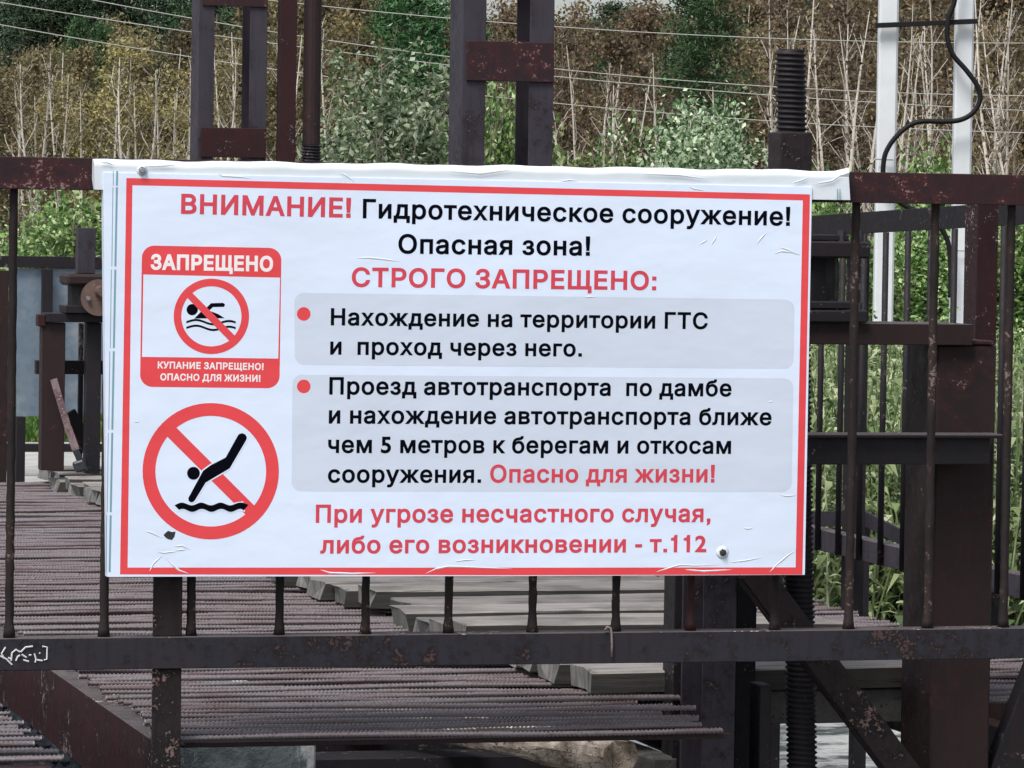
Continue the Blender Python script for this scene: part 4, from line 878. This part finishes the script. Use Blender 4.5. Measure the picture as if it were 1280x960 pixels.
# red post and threaded spindle beside the farther column
o = MB().box((X(350, 100, 8.3), 8.3, .05), (X(370.5, 100, 8.3), 8.36, 2.9)).build('steel_post', M['steel_red']); tag(o, 'dark red square steel post rising right beside the threaded spindle', 'steel post')
sp = thing('spindle', (X(389, 100, 8.3), 8.33, .05), 'dark brown spindle tube with a black thread showing just above the sign', 'spindle')
xc = X(390, 100, 8.33)
mb = MB(); n = 14; mb.tube([(xc, 8.33, Z(181, 390, 8.33)), (xc, 8.33, 2.9)], .0355, 16); mb.build('tube', M['steel_brown'], sp, False)
threaded((xc, 8.33, .05), (xc, 8.33, Z(181, 390, 8.33) + .004), .040, .012).build('thread', M['steel'], sp, True)

# far hoist at the end of the planks
YF = 7.55
f = thing('gate_hoist', (.35, YF, .05), 'distant small gate hoist with a round rusty disc at the end of the planks', 'gate hoist')
def fb(x0, x1, y0, y1, Y, dep, name, mt, bv=.002):
    return MB().box((X(x0, (y0 + y1) / 2, Y), Y, Z(y1, (x0 + x1) / 2, Y)), (X(x1, (y0 + y1) / 2, Y), Y + dep, Z(y0, (x0 + x1) / 2, Y)), bv).build(name, mt, f)
fb(52, 81, 403.5, 588, YF, .07, 'column', M['steel_brown']); fb(108, 126, 403.5, 592, YF + .02, .07, 'column', M['steel'])
fb(58, 160, 392, 403, YF - .02, .12, 'beam', M['steel']); fb(45, 175, 451, 468, YF + .12, .04, 'beam', M['steel'])
fb(150, 178, 403.5, 592, YF, .07, 'column', M['steel_brown'])
fb(98, 104, 404, 590, YF + .2, .02, 'rod', M['steel'])
gb2 = fb(82, 152, 382.5, 391.7, YF - .04, .16, 'gearbox', M['steel'])
xc = X(114, 360, YF + .04)
MB().tube([(xc, YF + .04, Z(382.3, 114, YF)), (xc, YF + .04, Z(357.5, 114, YF))], .088, 16).build('housing', M['steel'], gb2)
MB().box((xc - .105, YF - .06, Z(357, 114, YF)), (xc + .105, YF + .14, Z(342.5, 114, YF)), .012).build('lid', M['steel_brown'], gb2)
yd = YF - .085
MB().tube([atY(124, 372, yd + .012), atY(124, 372, yd)], .068, 28).build('disc', M['brown_disc'], f)
q = atY(125, 364, yd); MB().tube([q, q + np.array([.0, -.09, 0])], .021, 16).build('shaft', M['brown_disc'], f)
q = atY(110, 372.5, yd - .001); MB().tube([q, q + np.array([0, -.012, 0])], .0085, 6).build('nut', M['zinc'], f)
fb(97.5, 119.5, 285, 342, YF + .01, .06, 'sleeve', M['steel_mid'])
MB().box((X(47, 405, YF), YF - .01, Z(408, 52, YF)), (X(57, 405, YF), YF + .05, Z(393, 52, YF)), .003).build('lug', M['steel_red'], f)
a = atY(86, 515, YF + .14); b = atY(118, 575, YF + .14); MB().bar(a, b, .05, .03).build('brace', M['steel'], f)
# faded strap with a shackle leaning against its column
s = thing('strap', (.35, YF - .05, .06), 'faded pinkish flat bar leaning on the distant hoist with a shackle at its foot', 'strap')
a = atY(67, 474, YF - .03); b = atY(85, 535, YF - .06); c = atY(95, 563, YF - .08)
mb = MB(); mb.bar(a, b, .026, .012); mb.bar(b + np.array([0, -.002, 0]), c, .028, .013); mb.build('flat_bar', M['strap'], s)
mb = MB(); mb.tube([atY(93, 563, YF - .09), atY(97, 572, YF - .09), atY(100, 580, YF - .09)], .008, 8); mb.tube([atY(96, 562, YF - .085), atY(100, 570, YF - .085), atY(108, 588, YF - .085)], .007, 8); mb.bar(atY(97, 576, YF - .088), atY(101, 589, YF - .088), .042, .03, b=.006); mb.build('shackle', M['bolt'], s)

# ------------------------------------------------------------------ side railing of the outer edge
sr = thing('safety_railing', (1.57, 3, 0), 'slim dark balustrade along the outer edge of the bridge behind the hoist', 'railing')
ya, yb_ = .75, 7.95; xs = 1.57
def zr(y): return 1.07 - (y - 2.0) * .026
mb = MB(); mb.bar((xs + .003, ya, zr(ya) - .028), (xs + .003, yb_, zr(yb_) - .028), .056, .006, (1, 0, 0)); mb.bar((xs + .029, ya, zr(ya) - .0035), (xs + .029, yb_, zr(yb_) - .0035), .006, .045, (1, 0, 0)); mb.build('top_rail', M['steel'], sr)
mb = MB(); mb.box((xs, ya, .148), (xs + .006, yb_, .205)); mb.box((xs + .0065, ya, .199), (xs + .045, yb_, .2045)); two_tone(mb.build('bottom_rail', M['steel_mid'], sr), M['steel_dusty'])
y = .83
while y < yb_:
    MB().tube([(xs - .009, y, .15), (xs - .009, y, zr(y) - .057)], .0085, 8).build('baluster', M['steel'], sr, True); y += .1665
for y in (.98, 2.62, 4.4, 6.2, 7.9):
    MB().box((xs + .055, y - .03, -.3), (xs + .10, y + .03, zr(y) - .07)).build('post', M['steel'], sr)
# lower guard rail farther out, with a corner
gr = thing('guard_rail', (1.9, 3.4, -.6), 'low flat guard bar with a bend standing just outside the balustrade', 'guard rail')
a = atY(900, 650, 3.45); b = atY(1081, 648, 3.45); c = atX(1135, 676, 1.86); c2 = c + (c - b) * 1.8
MB().bar(a, b, .006, .045, (0, 0, 1)).build('bar', M['steel_mid'], gr); MB().bar(b, c2, .006, .045, (0, 0, 1)).build('bar', M['steel_mid'], gr)
for p in (a * .6 + b * .4, b, c2): MB().box((p[0] - .02, p[1] + .008, -1.2), (p[0] + .02, p[1] + .05, p[2] + .01)).build('post', M['steel'], gr)

# ------------------------------------------------------------------ barrier with a galvanized sheet at the far end
YB = 9.0
eb = thing('end_barrier', (.4, YB, 0), 'dark iron barrier holding a blue grey galvanized sheet at the far end', 'barrier')
xl, xr_ = X(-40, 330, YB), X(420, 330, YB)
MB().box((xl, YB, Z(335, 60, YB)), (xr_, YB + .05, Z(320.5, 60, YB))).build('top_rail', M['steel'], eb)
MB().box((xl, YB, Z(565, 36, YB)), (xr_, YB + .04, Z(555, 36, YB))).build('bottom_rail', M['steel'], eb)
for p0, p1 in ((51, 64), (-38, -24), (190, 203), (330, 343)): MB().box((X(p0, 400, YB), YB - .035, -.05), (X(p1, 400, YB), YB - .001, Z(336, p0, YB))).build('post', M['steel'], eb)
mb = MB(); pts = [(20.5, 335.2), (140, 335.2), (140, 516), (122, 516.5), (20.5, 521)]
mb.prism([atY(px, py, YB + .022) for px, py in pts], (0, .002, 0)); mb.build('sheet', M['galv'], eb)
pt = MB(); Y8 = 8.12
pt.box((X(-4, 470, Y8), Y8, -.05), (X(9.5, 470, Y8), Y8 + .06, Z(338, 5, Y8)))
o = pt.build('steel_post', M['steel_brown']); tag(o, 'dark brown post standing at the far left corner of the bar deck', 'steel post')
o = MB().box((X(20.5, 560, Y8), Y8, -.05), (X(31.5, 560, Y8), Y8 + .05, Z(521, 25, Y8))).build('steel_post', M['steel']); tag(o, 'short black post at the far end below the galvanized sheet', 'steel post')

# ------------------------------------------------------------------ concrete twin pole, cable, overhead wires
DP = 39.0
up = thing('utility_pole', at(1155, DP) * np.array([1, 1, 0]), 'pair of tall pale concrete poles tied by a black crossbar', 'utility pole')
for (pxt, pxb, w0) in ((1107.2, 1107.5, 24.0), (1202.6, 1202.2, 22.5)):
    t = atD(pxt, -250, DP); b = atD(pxb, 520, DP); b = b + (b - t) * .12; w = w0 * DP / FPX
    mb = MB(); ax = R0; ay = F0
    mb.obox((t + b) / 2, [ax, ay, UP], [w / 2, w * .55, abs(t[2] - b[2]) / 2], .018); mb.build('pole', M['concrete_pole'], up)
a = atD(1094, 32, DP - .16); b = atD(1222, 26.5, DP - .16); MB().bar(a, b, .045, .045, F0, .004).build('crossbar', M['cable'], up)
mb = MB(); mb.bar(atD(1094, 199, DP - .14), atD(1117, 200, DP - .14), .012, .01, F0); mb.bar(atD(1190, 313, DP - .14), atD(1214, 314, DP - .14), .010, .01, F0); mb.build('band', M['zinc'], up)
def smooth(pts, k=6):
    P = [np.array(p, float) for p in pts]; out = []
    for i in range(len(P) - 1):
        p0, p1, p2, p3 = P[max(i - 1, 0)], P[i], P[i + 1], P[min(i + 2, len(P) - 1)]
        for j in range(k):
            t = j / k; out.append(.5 * ((2 * p1) + (p2 - p0) * t + (2 * p0 - 5 * p1 + 4 * p2 - p3) * t * t + (3 * p1 - p0 - 3 * p2 + p3) * t ** 3))
    out.append(P[-1]); return out
cb = [(1200, -40), (1193, 2), (1186, 22), (1184, 45), (1191, 68), (1208, 88), (1222, 108), (1225, 125), (1216, 141), (1200, 150), (1178, 152), (1155, 151.5), (1138, 156), (1121, 170), (1109, 187), (1104.5, 203), (1105, 225), (1117, 246), (1133, 258), (1155, 268), (1175, 284), (1185, 303), (1188, 330), (1188, 372)]
o = MB().tube([atD(px, py, DP - .22) for px, py in smooth(cb)], .024, 8).build('cable', M['cable'], None, True); tag(o, 'thick black cable looping down in an S between the two concrete poles', 'cable')
WL = [([(336, 0), (400, 8), (555, 22), (690, 33), (850, 43), (1095, 52), (1280, 54)], 'topmost pale overhead wire, nearly level at the right behind the poles'),
      ([(114, 0), (235, 22), (349, 41), (558, 70), (690, 87), (850, 100), (1095, 115), (1280, 120)], 'pale overhead wire, upper one of the close middle pair'),
      ([(0, 3), (235, 40), (349, 55), (558, 81), (690, 96), (850, 109), (1095, 129), (1280, 138)], 'pale overhead wire, lower one of the close middle pair'),
      ([(0, 31), (235, 70), (349, 88), (558, 115), (690, 130), (850, 142), (1095, 158), (1280, 167)], 'lowest of the pale overhead wires crossing before the birches')]
for pts, lb in WL:
    xs_, ys_ = np.array([p[0] for p in pts]), np.array([p[1] for p in pts]); co = np.polyfit(xs_, ys_, 2)
    q = [(x, float(np.polyval(co, x))) for x in range(-500, 1801, 50)]
    o = MB().tube([atD(px, py, 47 + (px - 640) * .002) for px, py in q], .0055, 5).build('overhead_wire', M['wire'], None, True); tag(o, lb, 'wire', 'overhead wires')
# ------------------------------------------------------------------ trees and bushes
def leaves(pos, size, rng, aspect=.6, up=.25):
    """small two-triangle leaves at the given points, random tilt"""
    n = len(pos); pos = np.array(pos); s = size * rng.uniform(.6, 1.35, (n, 1))
    d = rng.normal(size=(n, 3)); d[:, 2] -= .3; d /= np.linalg.norm(d, axis=1)[:, None]
    w = rng.normal(size=(n, 3)); w[:, 2] += up; w = np.cross(d, w); w /= np.linalg.norm(w, axis=1)[:, None] + 1e-9
    nn = np.cross(d, w)
    a = pos - d * s * .5; b = pos + d * s * .5; l = pos + w * s * aspect * .5 + nn * s * .08; r = pos - w * s * aspect * .5 + nn * s * .08
    V = np.stack([a, l, b, r], 1).reshape(-1, 3); i = np.arange(n)[:, None] * 4
    return V, np.concatenate([i, i + 1, i + 2, i + 3], 1)
def np_mesh(name, V, F, mat, parent):
    mb = MB(); mb.v = V.tolist(); mb.f = F.tolist(); return mb.build(name, mat, parent)

def birch(seed, H, nst, leafmat, nleaf, spread, bare=.25, lsize=.062, barkmat='birch', limb=.5):
    rng = np.random.RandomState(seed); t = thing('birch_tree', (0, 0, 0), 'x', 'tree'); mb = MB(); tw_ = MB(); tips = []
    for s in range(nst):
        az = rng.uniform(0, 2 * pi); lean = rng.uniform(.02, .12) * (1.4 if nst > 1 else .8); h = H * rng.uniform(.75, 1.0) if s else H
        pts = []; n = 9; off = np.array([rng.uniform(-.12, .12), rng.uniform(-.12, .12), 0]); k1 = rng.uniform(-.12, .12); k2 = rng.uniform(0, 6)
        for i in range(n):
            u = i / (n - 1); pts.append(off + np.array([cos(az) * lean * h * u + k1 * sin(u * 4 + k2), sin(az) * lean * h * u + k1 * cos(u * 5 + k2), -.15 + (h + .15) * u]))
        r0 = .017 + .006 * h; mb.tube(pts, [r0 * (1 - .85 * i / (n - 1)) for i in range(n)], 6, False)
        for b in range(int(5 + 2.2 * h)):
            u = rng.uniform(bare, .97); f = u * (n - 1); i = int(f); p = pts[i] * (1 - f + i) + pts[min(i + 1, n - 1)] * (f - i)
            a2 = rng.uniform(0, 2 * pi); L = spread * (1.15 - .75 * u) * rng.uniform(.5, 1.15); el = rng.uniform(.75, 1.25)
            dr = np.array([cos(a2) * cos(el), sin(a2) * cos(el), sin(el)]); q = [p]; c = dr.copy()
            for j in range(4):
                c = c + rng.normal(size=3) * .14 + np.array([0, 0, .05]); c /= np.linalg.norm(c); q.append(q[-1] + c * L / 4)
            rb = r0 * (1 - .8 * u) * limb
            mb.tube(q, [rb * (1 - .17 * j) + .002 for j in range(5)], 4, False); tips += [(q[j], .3 + .2 * j) for j in (2, 3, 4)]
            for tw in range(3):
                j = rng.randint(1, 5); e = q[j] + (rng.normal(size=3) * .5 + np.array([0, 0, .15])) * L * .28; tw_.tube([q[j], e], [.007, .003], 3, False); tips += [(e, 1.1), ((e + q[j]) / 2, .8)]
    nb = len(mb.f); mb.add(tw_.v, tw_.f); o = mb.build('trunk', M[barkmat], t); o.data.materials.append(M['twig'])
    for k_, fc in enumerate(o.data.polygons):
        if k_ >= nb: fc.material_index = 1
    P = np.array([p for p, w in tips]); W = np.array([w for p, w in tips]) * rng.gamma(.7, 1, len(tips)); ci = rng.choice(len(P), nleaf, p=W / W.sum())
    pos = P[ci] + rng.normal(size=(nleaf, 3)) * np.array([.15, .15, .14]) * (.6 + .5 * rng.rand(nleaf, 1))
    V, F = leaves(pos, lsize, rng); np_mesh('crown', V, F, leafmat, t); return t

def bush(seed, Hh, Wd, mat, nleaf, lsize, name='willow_bush', nst=26):
    rng = np.random.RandomState(seed); t = thing(name, (0, 0, 0), 'x', 'bush'); mb = MB(); cl = []
    for s in range(nst):
        az = rng.uniform(0, 2 * pi); rad = Wd / 2 * sqrt(rng.rand()); h = Hh * (1 - .45 * (rad / (Wd / 2)) ** 2) * rng.uniform(.62, 1.05)
        base = np.array([cos(az) * rad * .35, sin(az) * rad * .35, -.1]); top = np.array([cos(az) * rad, sin(az) * rad, h]); mid = (base + top) / 2 + rng.normal(size=3) * .08 + np.array([0, 0, .12 * h])
        q = smooth([base, mid, top], 4); mb.tube(q, [.014 * (1 - .8 * i / (len(q) - 1)) + .002 for i in range(len(q))], 4, False)
        for k in range(7):
            u = rng.uniform(.25, 1); p = q[int(u * (len(q) - 1))]; e = p + np.array([rng.normal() * .22, rng.normal() * .22, abs(rng.normal()) * .25]) * (.5 + Hh * .25); mb.tube([p, e], [.005, .002], 3, False)
            cl += [(e, .13), ((p + e) / 2, .14), (p, .16)]
    mb.build('stems', M['stem'], t)
    P = np.array([c[0] for c in cl]); S = np.array([c[1] for c in cl]); Wb = rng.gamma(1.1, 1, len(P)); ci = rng.choice(len(P), nleaf, p=Wb / Wb.sum())
    pos = P[ci] + rng.normal(size=(nleaf, 3)) * S[ci][:, None]; pos[:, 2] = np.maximum(pos[:, 2], .02)
    V, F = leaves(pos, lsize, rng, .62, .5); np_mesh('foliage', V, F, mat, t); return t

def pine(seed, H, mat, n):
    rng = np.random.RandomState(seed); t = thing('pine_tree', (0, 0, 0), 'x', 'tree'); mb = MB()
    mb.tube([(0, 0, -.3), (rng.uniform(-.1, .1), 0, H * .5), (0, rng.uniform(-.1, .1), H)], [.13, .09, .02], 7, False); cl = []
    k = 0; z = H * .16
    while z < H * .99:
        u = z / H; R = (H * .27) * (1 - u) ** .75 + .15
        for b in range(6):
            a = rng.uniform(0, 2 * pi); L = R * rng.uniform(.6, 1.1); e = np.array([cos(a) * L, sin(a) * L, z + L * rng.uniform(-.05, .3)]); p = np.array([0, 0, z])
            mb.tube([p, e], [.03 * (1 - u) + .008, .004], 4, False)
            for s in (.35, .55, .75, .95): cl.append((p * (1 - s) + e * s + rng.normal(size=3) * .08, .13 + .12 * L * s))
        z += H * .045
    mb.build('trunk', M['bark'], t)
    P = np.array([c[0] for c in cl]); S = np.array([c[1] for c in cl]); ci = rng.randint(0, len(P), n)
    pos = P[ci] + rng.normal(size=(n, 3)) * S[ci][:, None] * np.array([1, 1, .7])
    V, F = leaves(pos, .15, rng, .28, .1); np_mesh('crown', V, F, mat, t); return t

used = set()
def place(proto, x, y, rz, s, label, cat, group, zoff=0):
    if proto.name in used: o = copy_tree(proto)
    else: o = proto; used.add(proto.name)
    o.location = (x, y, gz(x, y) + zoff); o.rotation_euler = (0, 0, rz); o.scale = s if hasattr(s, '__len__') else (s, s, s)
    tag(o, label, cat, group); return o
def top_z(d, py, px=640): return atD(px, py, d)[2]

rv = random.Random(77)
HB = 5.0
olive = [birch(100 + i, HB, n, M['leaf_olive'], 4000, 1.0, .3, .078, 'twig') for i, n in enumerate((1, 2, 3, 2))]
brown = [birch(200 + i, HB, n, M['leaf_brown'], 3600, 1.1, .2, .078, 'twig') for i, n in enumerate((1, 3, 2, 3))]
thin_o = [birch(120 + i, HB, n, M['leaf_olive'], 520, .9, .3, .07, 'birch', .30) for i, n in enumerate((1, 2, 2))]
thin_b = [birch(220 + i, HB, n, M['leaf_brown'], 420, 1.0, .25, .07, 'birch', .30) for i, n in enumerate((1, 2, 3))]
LO = 'pale stemmed birch with olive yellow leaves in the stand at the left'
LB = 'pale stemmed birch with thin brown leaves in the stand behind the poles'
def stand(protos, pxs, d0, d1, ytop, label, group):
    for px in pxs:
        d = rv.uniform(d0, d1); p = at(px, d); H = top_z(d, ytop(px) + rv.uniform(-30, 26), px) - gz(p[0], p[1])
        s = H / HB; w = max(.7, min(1.25, s)) * rv.uniform(.85, 1.15)
        place(rv.choice(protos), p[0], p[1], rv.uniform(0, 6.28), (w, w, s), label, 'birch', group)
def yl(px): return 62 if px < 235 else 36 if px < 345 else 5 if px < 465 else 105
stand(olive, [-60 + i * 21 + rv.uniform(-8, 8) for i in range(28)], 60, 70, yl, LO, 'olive birches')
stand(olive, [-60 + i * 30 + rv.uniform(-12, 12) for i in range(20)], 72, 84, lambda p: yl(p) - 6, LO, 'olive birches')
stand(thin_o, [-50 + i * 26 + rv.uniform(-12, 12) for i in range(18)], 50, 57, lambda p: yl(p) + 28, LO, 'olive birches')
def yr(px): return 34 if px < 835 else 95 if px < 905 else -25
stand(brown, [610 + i * 24 + rv.uniform(-9, 9) for i in range(31)], 58, 70, yr, LB, 'brown birches')
stand(brown, [590 + i * 30 + rv.uniform(-9, 9) for i in range(26)], 72, 86, lambda p: yr(p) - 5, LB, 'brown birches')
stand(thin_b, [690 + i * 29 + rv.uniform(-12, 12) for i in range(22)], 50, 57, lambda p: yr(p) + 30, LB, 'brown birches')
yel = [birch(140 + i, HB, 2, M['leaf_yellow'], 3600, 1.0, .3, .075, 'birch') for i in range(2)]
for px, d, yt in ((40, 57, 92), (96, 58, 66), (165, 57, 72), (214, 59, 60), (425, 58, 40), (940, 66, 5), (1245, 64, 0)):
    p = at(px, d); H = top_z(d, yt, px) - gz(p[0], p[1]); place(yel[int(px) % 2], p[0], p[1], rv.uniform(0, 6.28), (.75, .75, H / HB), 'yellowing birch with the brightest leaves standing among duller birches', 'birch', 'yellowing birches')
# pines behind
pd = [pine(300 + i, 9, M['needles'], 13000) for i in range(2)]; pg = pine(310, 9, M['needles_green'], 15000)
for i, px in enumerate(list(range(-60, 420, 30)) + list(range(900, 1420, 42)) + list(range(430, 900, 30))):
    d = rv.uniform(96, 125); p = at(px + rv.uniform(-12, 12), d); yt = -70 if px < 420 else (-60 if px > 880 else 26); H = top_z(d, yt + rv.uniform(-25, 12), px) - gz(p[0], p[1])
    place(pd[i % 2], p[0], p[1], rv.uniform(0, 6.28), (1.0, 1.0, H / 9), 'dark green pine in the row behind the birches', 'pine', 'dark pines behind the birches')
for px, d, yt, w in ((522, 64, -60, .72), (488, 68, -40, .6), (870, 56, -70, .55), (1268, 80, -60, .6), (92, 76, 24, .42), (124, 77, 30, .38)):
    p = at(px, d); H = top_z(d, yt, px) - gz(p[0], p[1])
    lb = {92: 'small bright green conifer above the olive birches at the far left', 124: 'small bright green conifer just right of its twin at the far left', 522: 'bright green pine rising over the big pale willow bush', 488: 'slim green pine just left of the bright green one', 870: 'green pine among the brown birches left of the threaded screw', 1268: 'green pine at the far right behind the poles'}[px]
    place(pg, p[0], p[1], rv.uniform(0, 6.28), (w, w, H / 9), lb, 'pine', 'green pines')
# bushes
wil = [bush(400 + i, 3.3, 2.2, M['leaf_willow'], 21000, .074, nst=40) for i in range(2)]; shr = [bush(410 + i, 1.9, 1.2, M['leaf_shrub'], 9500, .064, 'shrub') for i in range(3)]
def pb(proto, H0, W0, px, d, yt, wpx, label, group=None):
    p = at(px, d); H = top_z(d, yt, px) - gz(p[0], p[1]); w = wpx * d / FPX / W0
    place(proto, p[0], p[1], rv.uniform(0, 6.28), (w, w, H / H0), label, 'bush', group)
G = 'bushes below the birches'
pb(wil[0], 3.3, 2.2, 486, 44, 46, 265, 'big willow bush with pale silvery leaves between the tall columns', G)
pb(wil[1], 3.3, 2.2, 428, 46, 130, 150, 'pale leaved willow bush right beside the dark spindle', G)
pb(wil[0], 3.3, 2.2, 880, 45, 112, 205, 'rounded willow bush left of the threaded screw', G)
pb(shr[0], 1.9, 1.2, 630, 43, 95, 130, 'bright green bush seen through the gap in the nearer tall column', G)
pb(shr[1], 1.9, 1.2, 735, 45, 158, 120, 'low green bush just right of the nearer tall column', G)
pb(shr[2], 1.9, 1.2, 800, 47, 175, 130, 'low green bush between the column and the rounded willow', G)
pb(shr[0], 1.9, 1.2, 100, 40, 232, 150, 'light green shrub below the upper rail left of the sign', G)
pb(shr[1], 1.9, 1.2, 30, 42, 262, 130, 'pale shrub at the far left below the upper rail', G)
pb(shr[2], 1.9, 1.2, 1020, 42, 195, 120, 'green shrub between the screw and the left concrete pole', G)
pb(shr[0], 1.9, 1.2, 1155, 46, 175, 130, 'yellowish shrub between the two concrete poles', G)
for px, d, yt, wp, lb in ((1040, 43, 262, 150, 'shrub seen through the balustrade left of the concrete pole'), (1150, 44, 258, 150, 'shrub seen through the balustrade between the concrete poles'), (1268, 42, 250, 150, 'shrub at the far right behind the balusters'),
                          (1085, 27, 400, 130, 'leafy shrub low behind the left concrete pole'), (1200, 28, 395, 130, 'leafy shrub low behind the wide hoist column'), (1285, 24, 400, 90, 'low shrub behind the railing bars at the far right')):
    pb(rv.choice(shr), 1.9, 1.2, px, d, yt, wp, lb, 'shrubs beyond the balustrade')
for px in (200, 330, 460, 590, 720, 860): pb(rv.choice(shr), 1.9, 1.2, px, 36, 285, 190, 'shrub hidden behind the white sign', 'shrubs behind the sign')
# tall weeds on the bank
def weeds(n, seed):
    rng = np.random.RandomState(seed); V = []; F = []; mb = MB(); b = 0
    for i in range(n):
        d = 15.0 + 9 * rng.rand() ** 1.2; px = rng.uniform(940, 1420); p = at(px, d)
        if p[0] < 2.0 or p[1] < 6.2: continue
        z0 = gz(p[0], p[1]); h = rng.uniform(.25, .9); lean = rng.normal(size=2) * .12; n_ = rng.randint(16, 30)
        top = np.array([p[0] + lean[0], p[1] + lean[1], z0 + h]); bs = np.array([p[0], p[1], z0])
        mb.tube([bs, top], [.006, .003], 3, False)
        for k in range(n_):
            u = rng.uniform(.12, 1.02); c = bs + (top - bs) * u; a = rng.uniform(0, 2 * pi); L = rng.uniform(.045, .10) * (1.15 - .4 * u); w = L * rng.uniform(.18, .30); dr = np.array([cos(a), sin(a), 0]); sd_ = np.array([-sin(a), cos(a), 0])
            e1 = c + dr * L * .5 + np.array([0, 0, L * rng.uniform(.15, .5)]); e2 = c + dr * L + np.array([0, 0, L * rng.uniform(-.4, .3)])
            mb.add([c, e1 + sd_ * w, e1 - sd_ * w, e2], [(0, 2, 1), (1, 2, 3)])
    o = mb.build('tall_weeds', M['leaf_weed']); tag(o, kind='stuff')
weeds(2600, 4)
# prototypes that no spot used
for o in [o for o in bpy.data.objects if o.parent is None and o.get('label') == 'x']:
    for ch in list(o.children): bpy.data.objects.remove(ch)
    bpy.data.objects.remove(o)
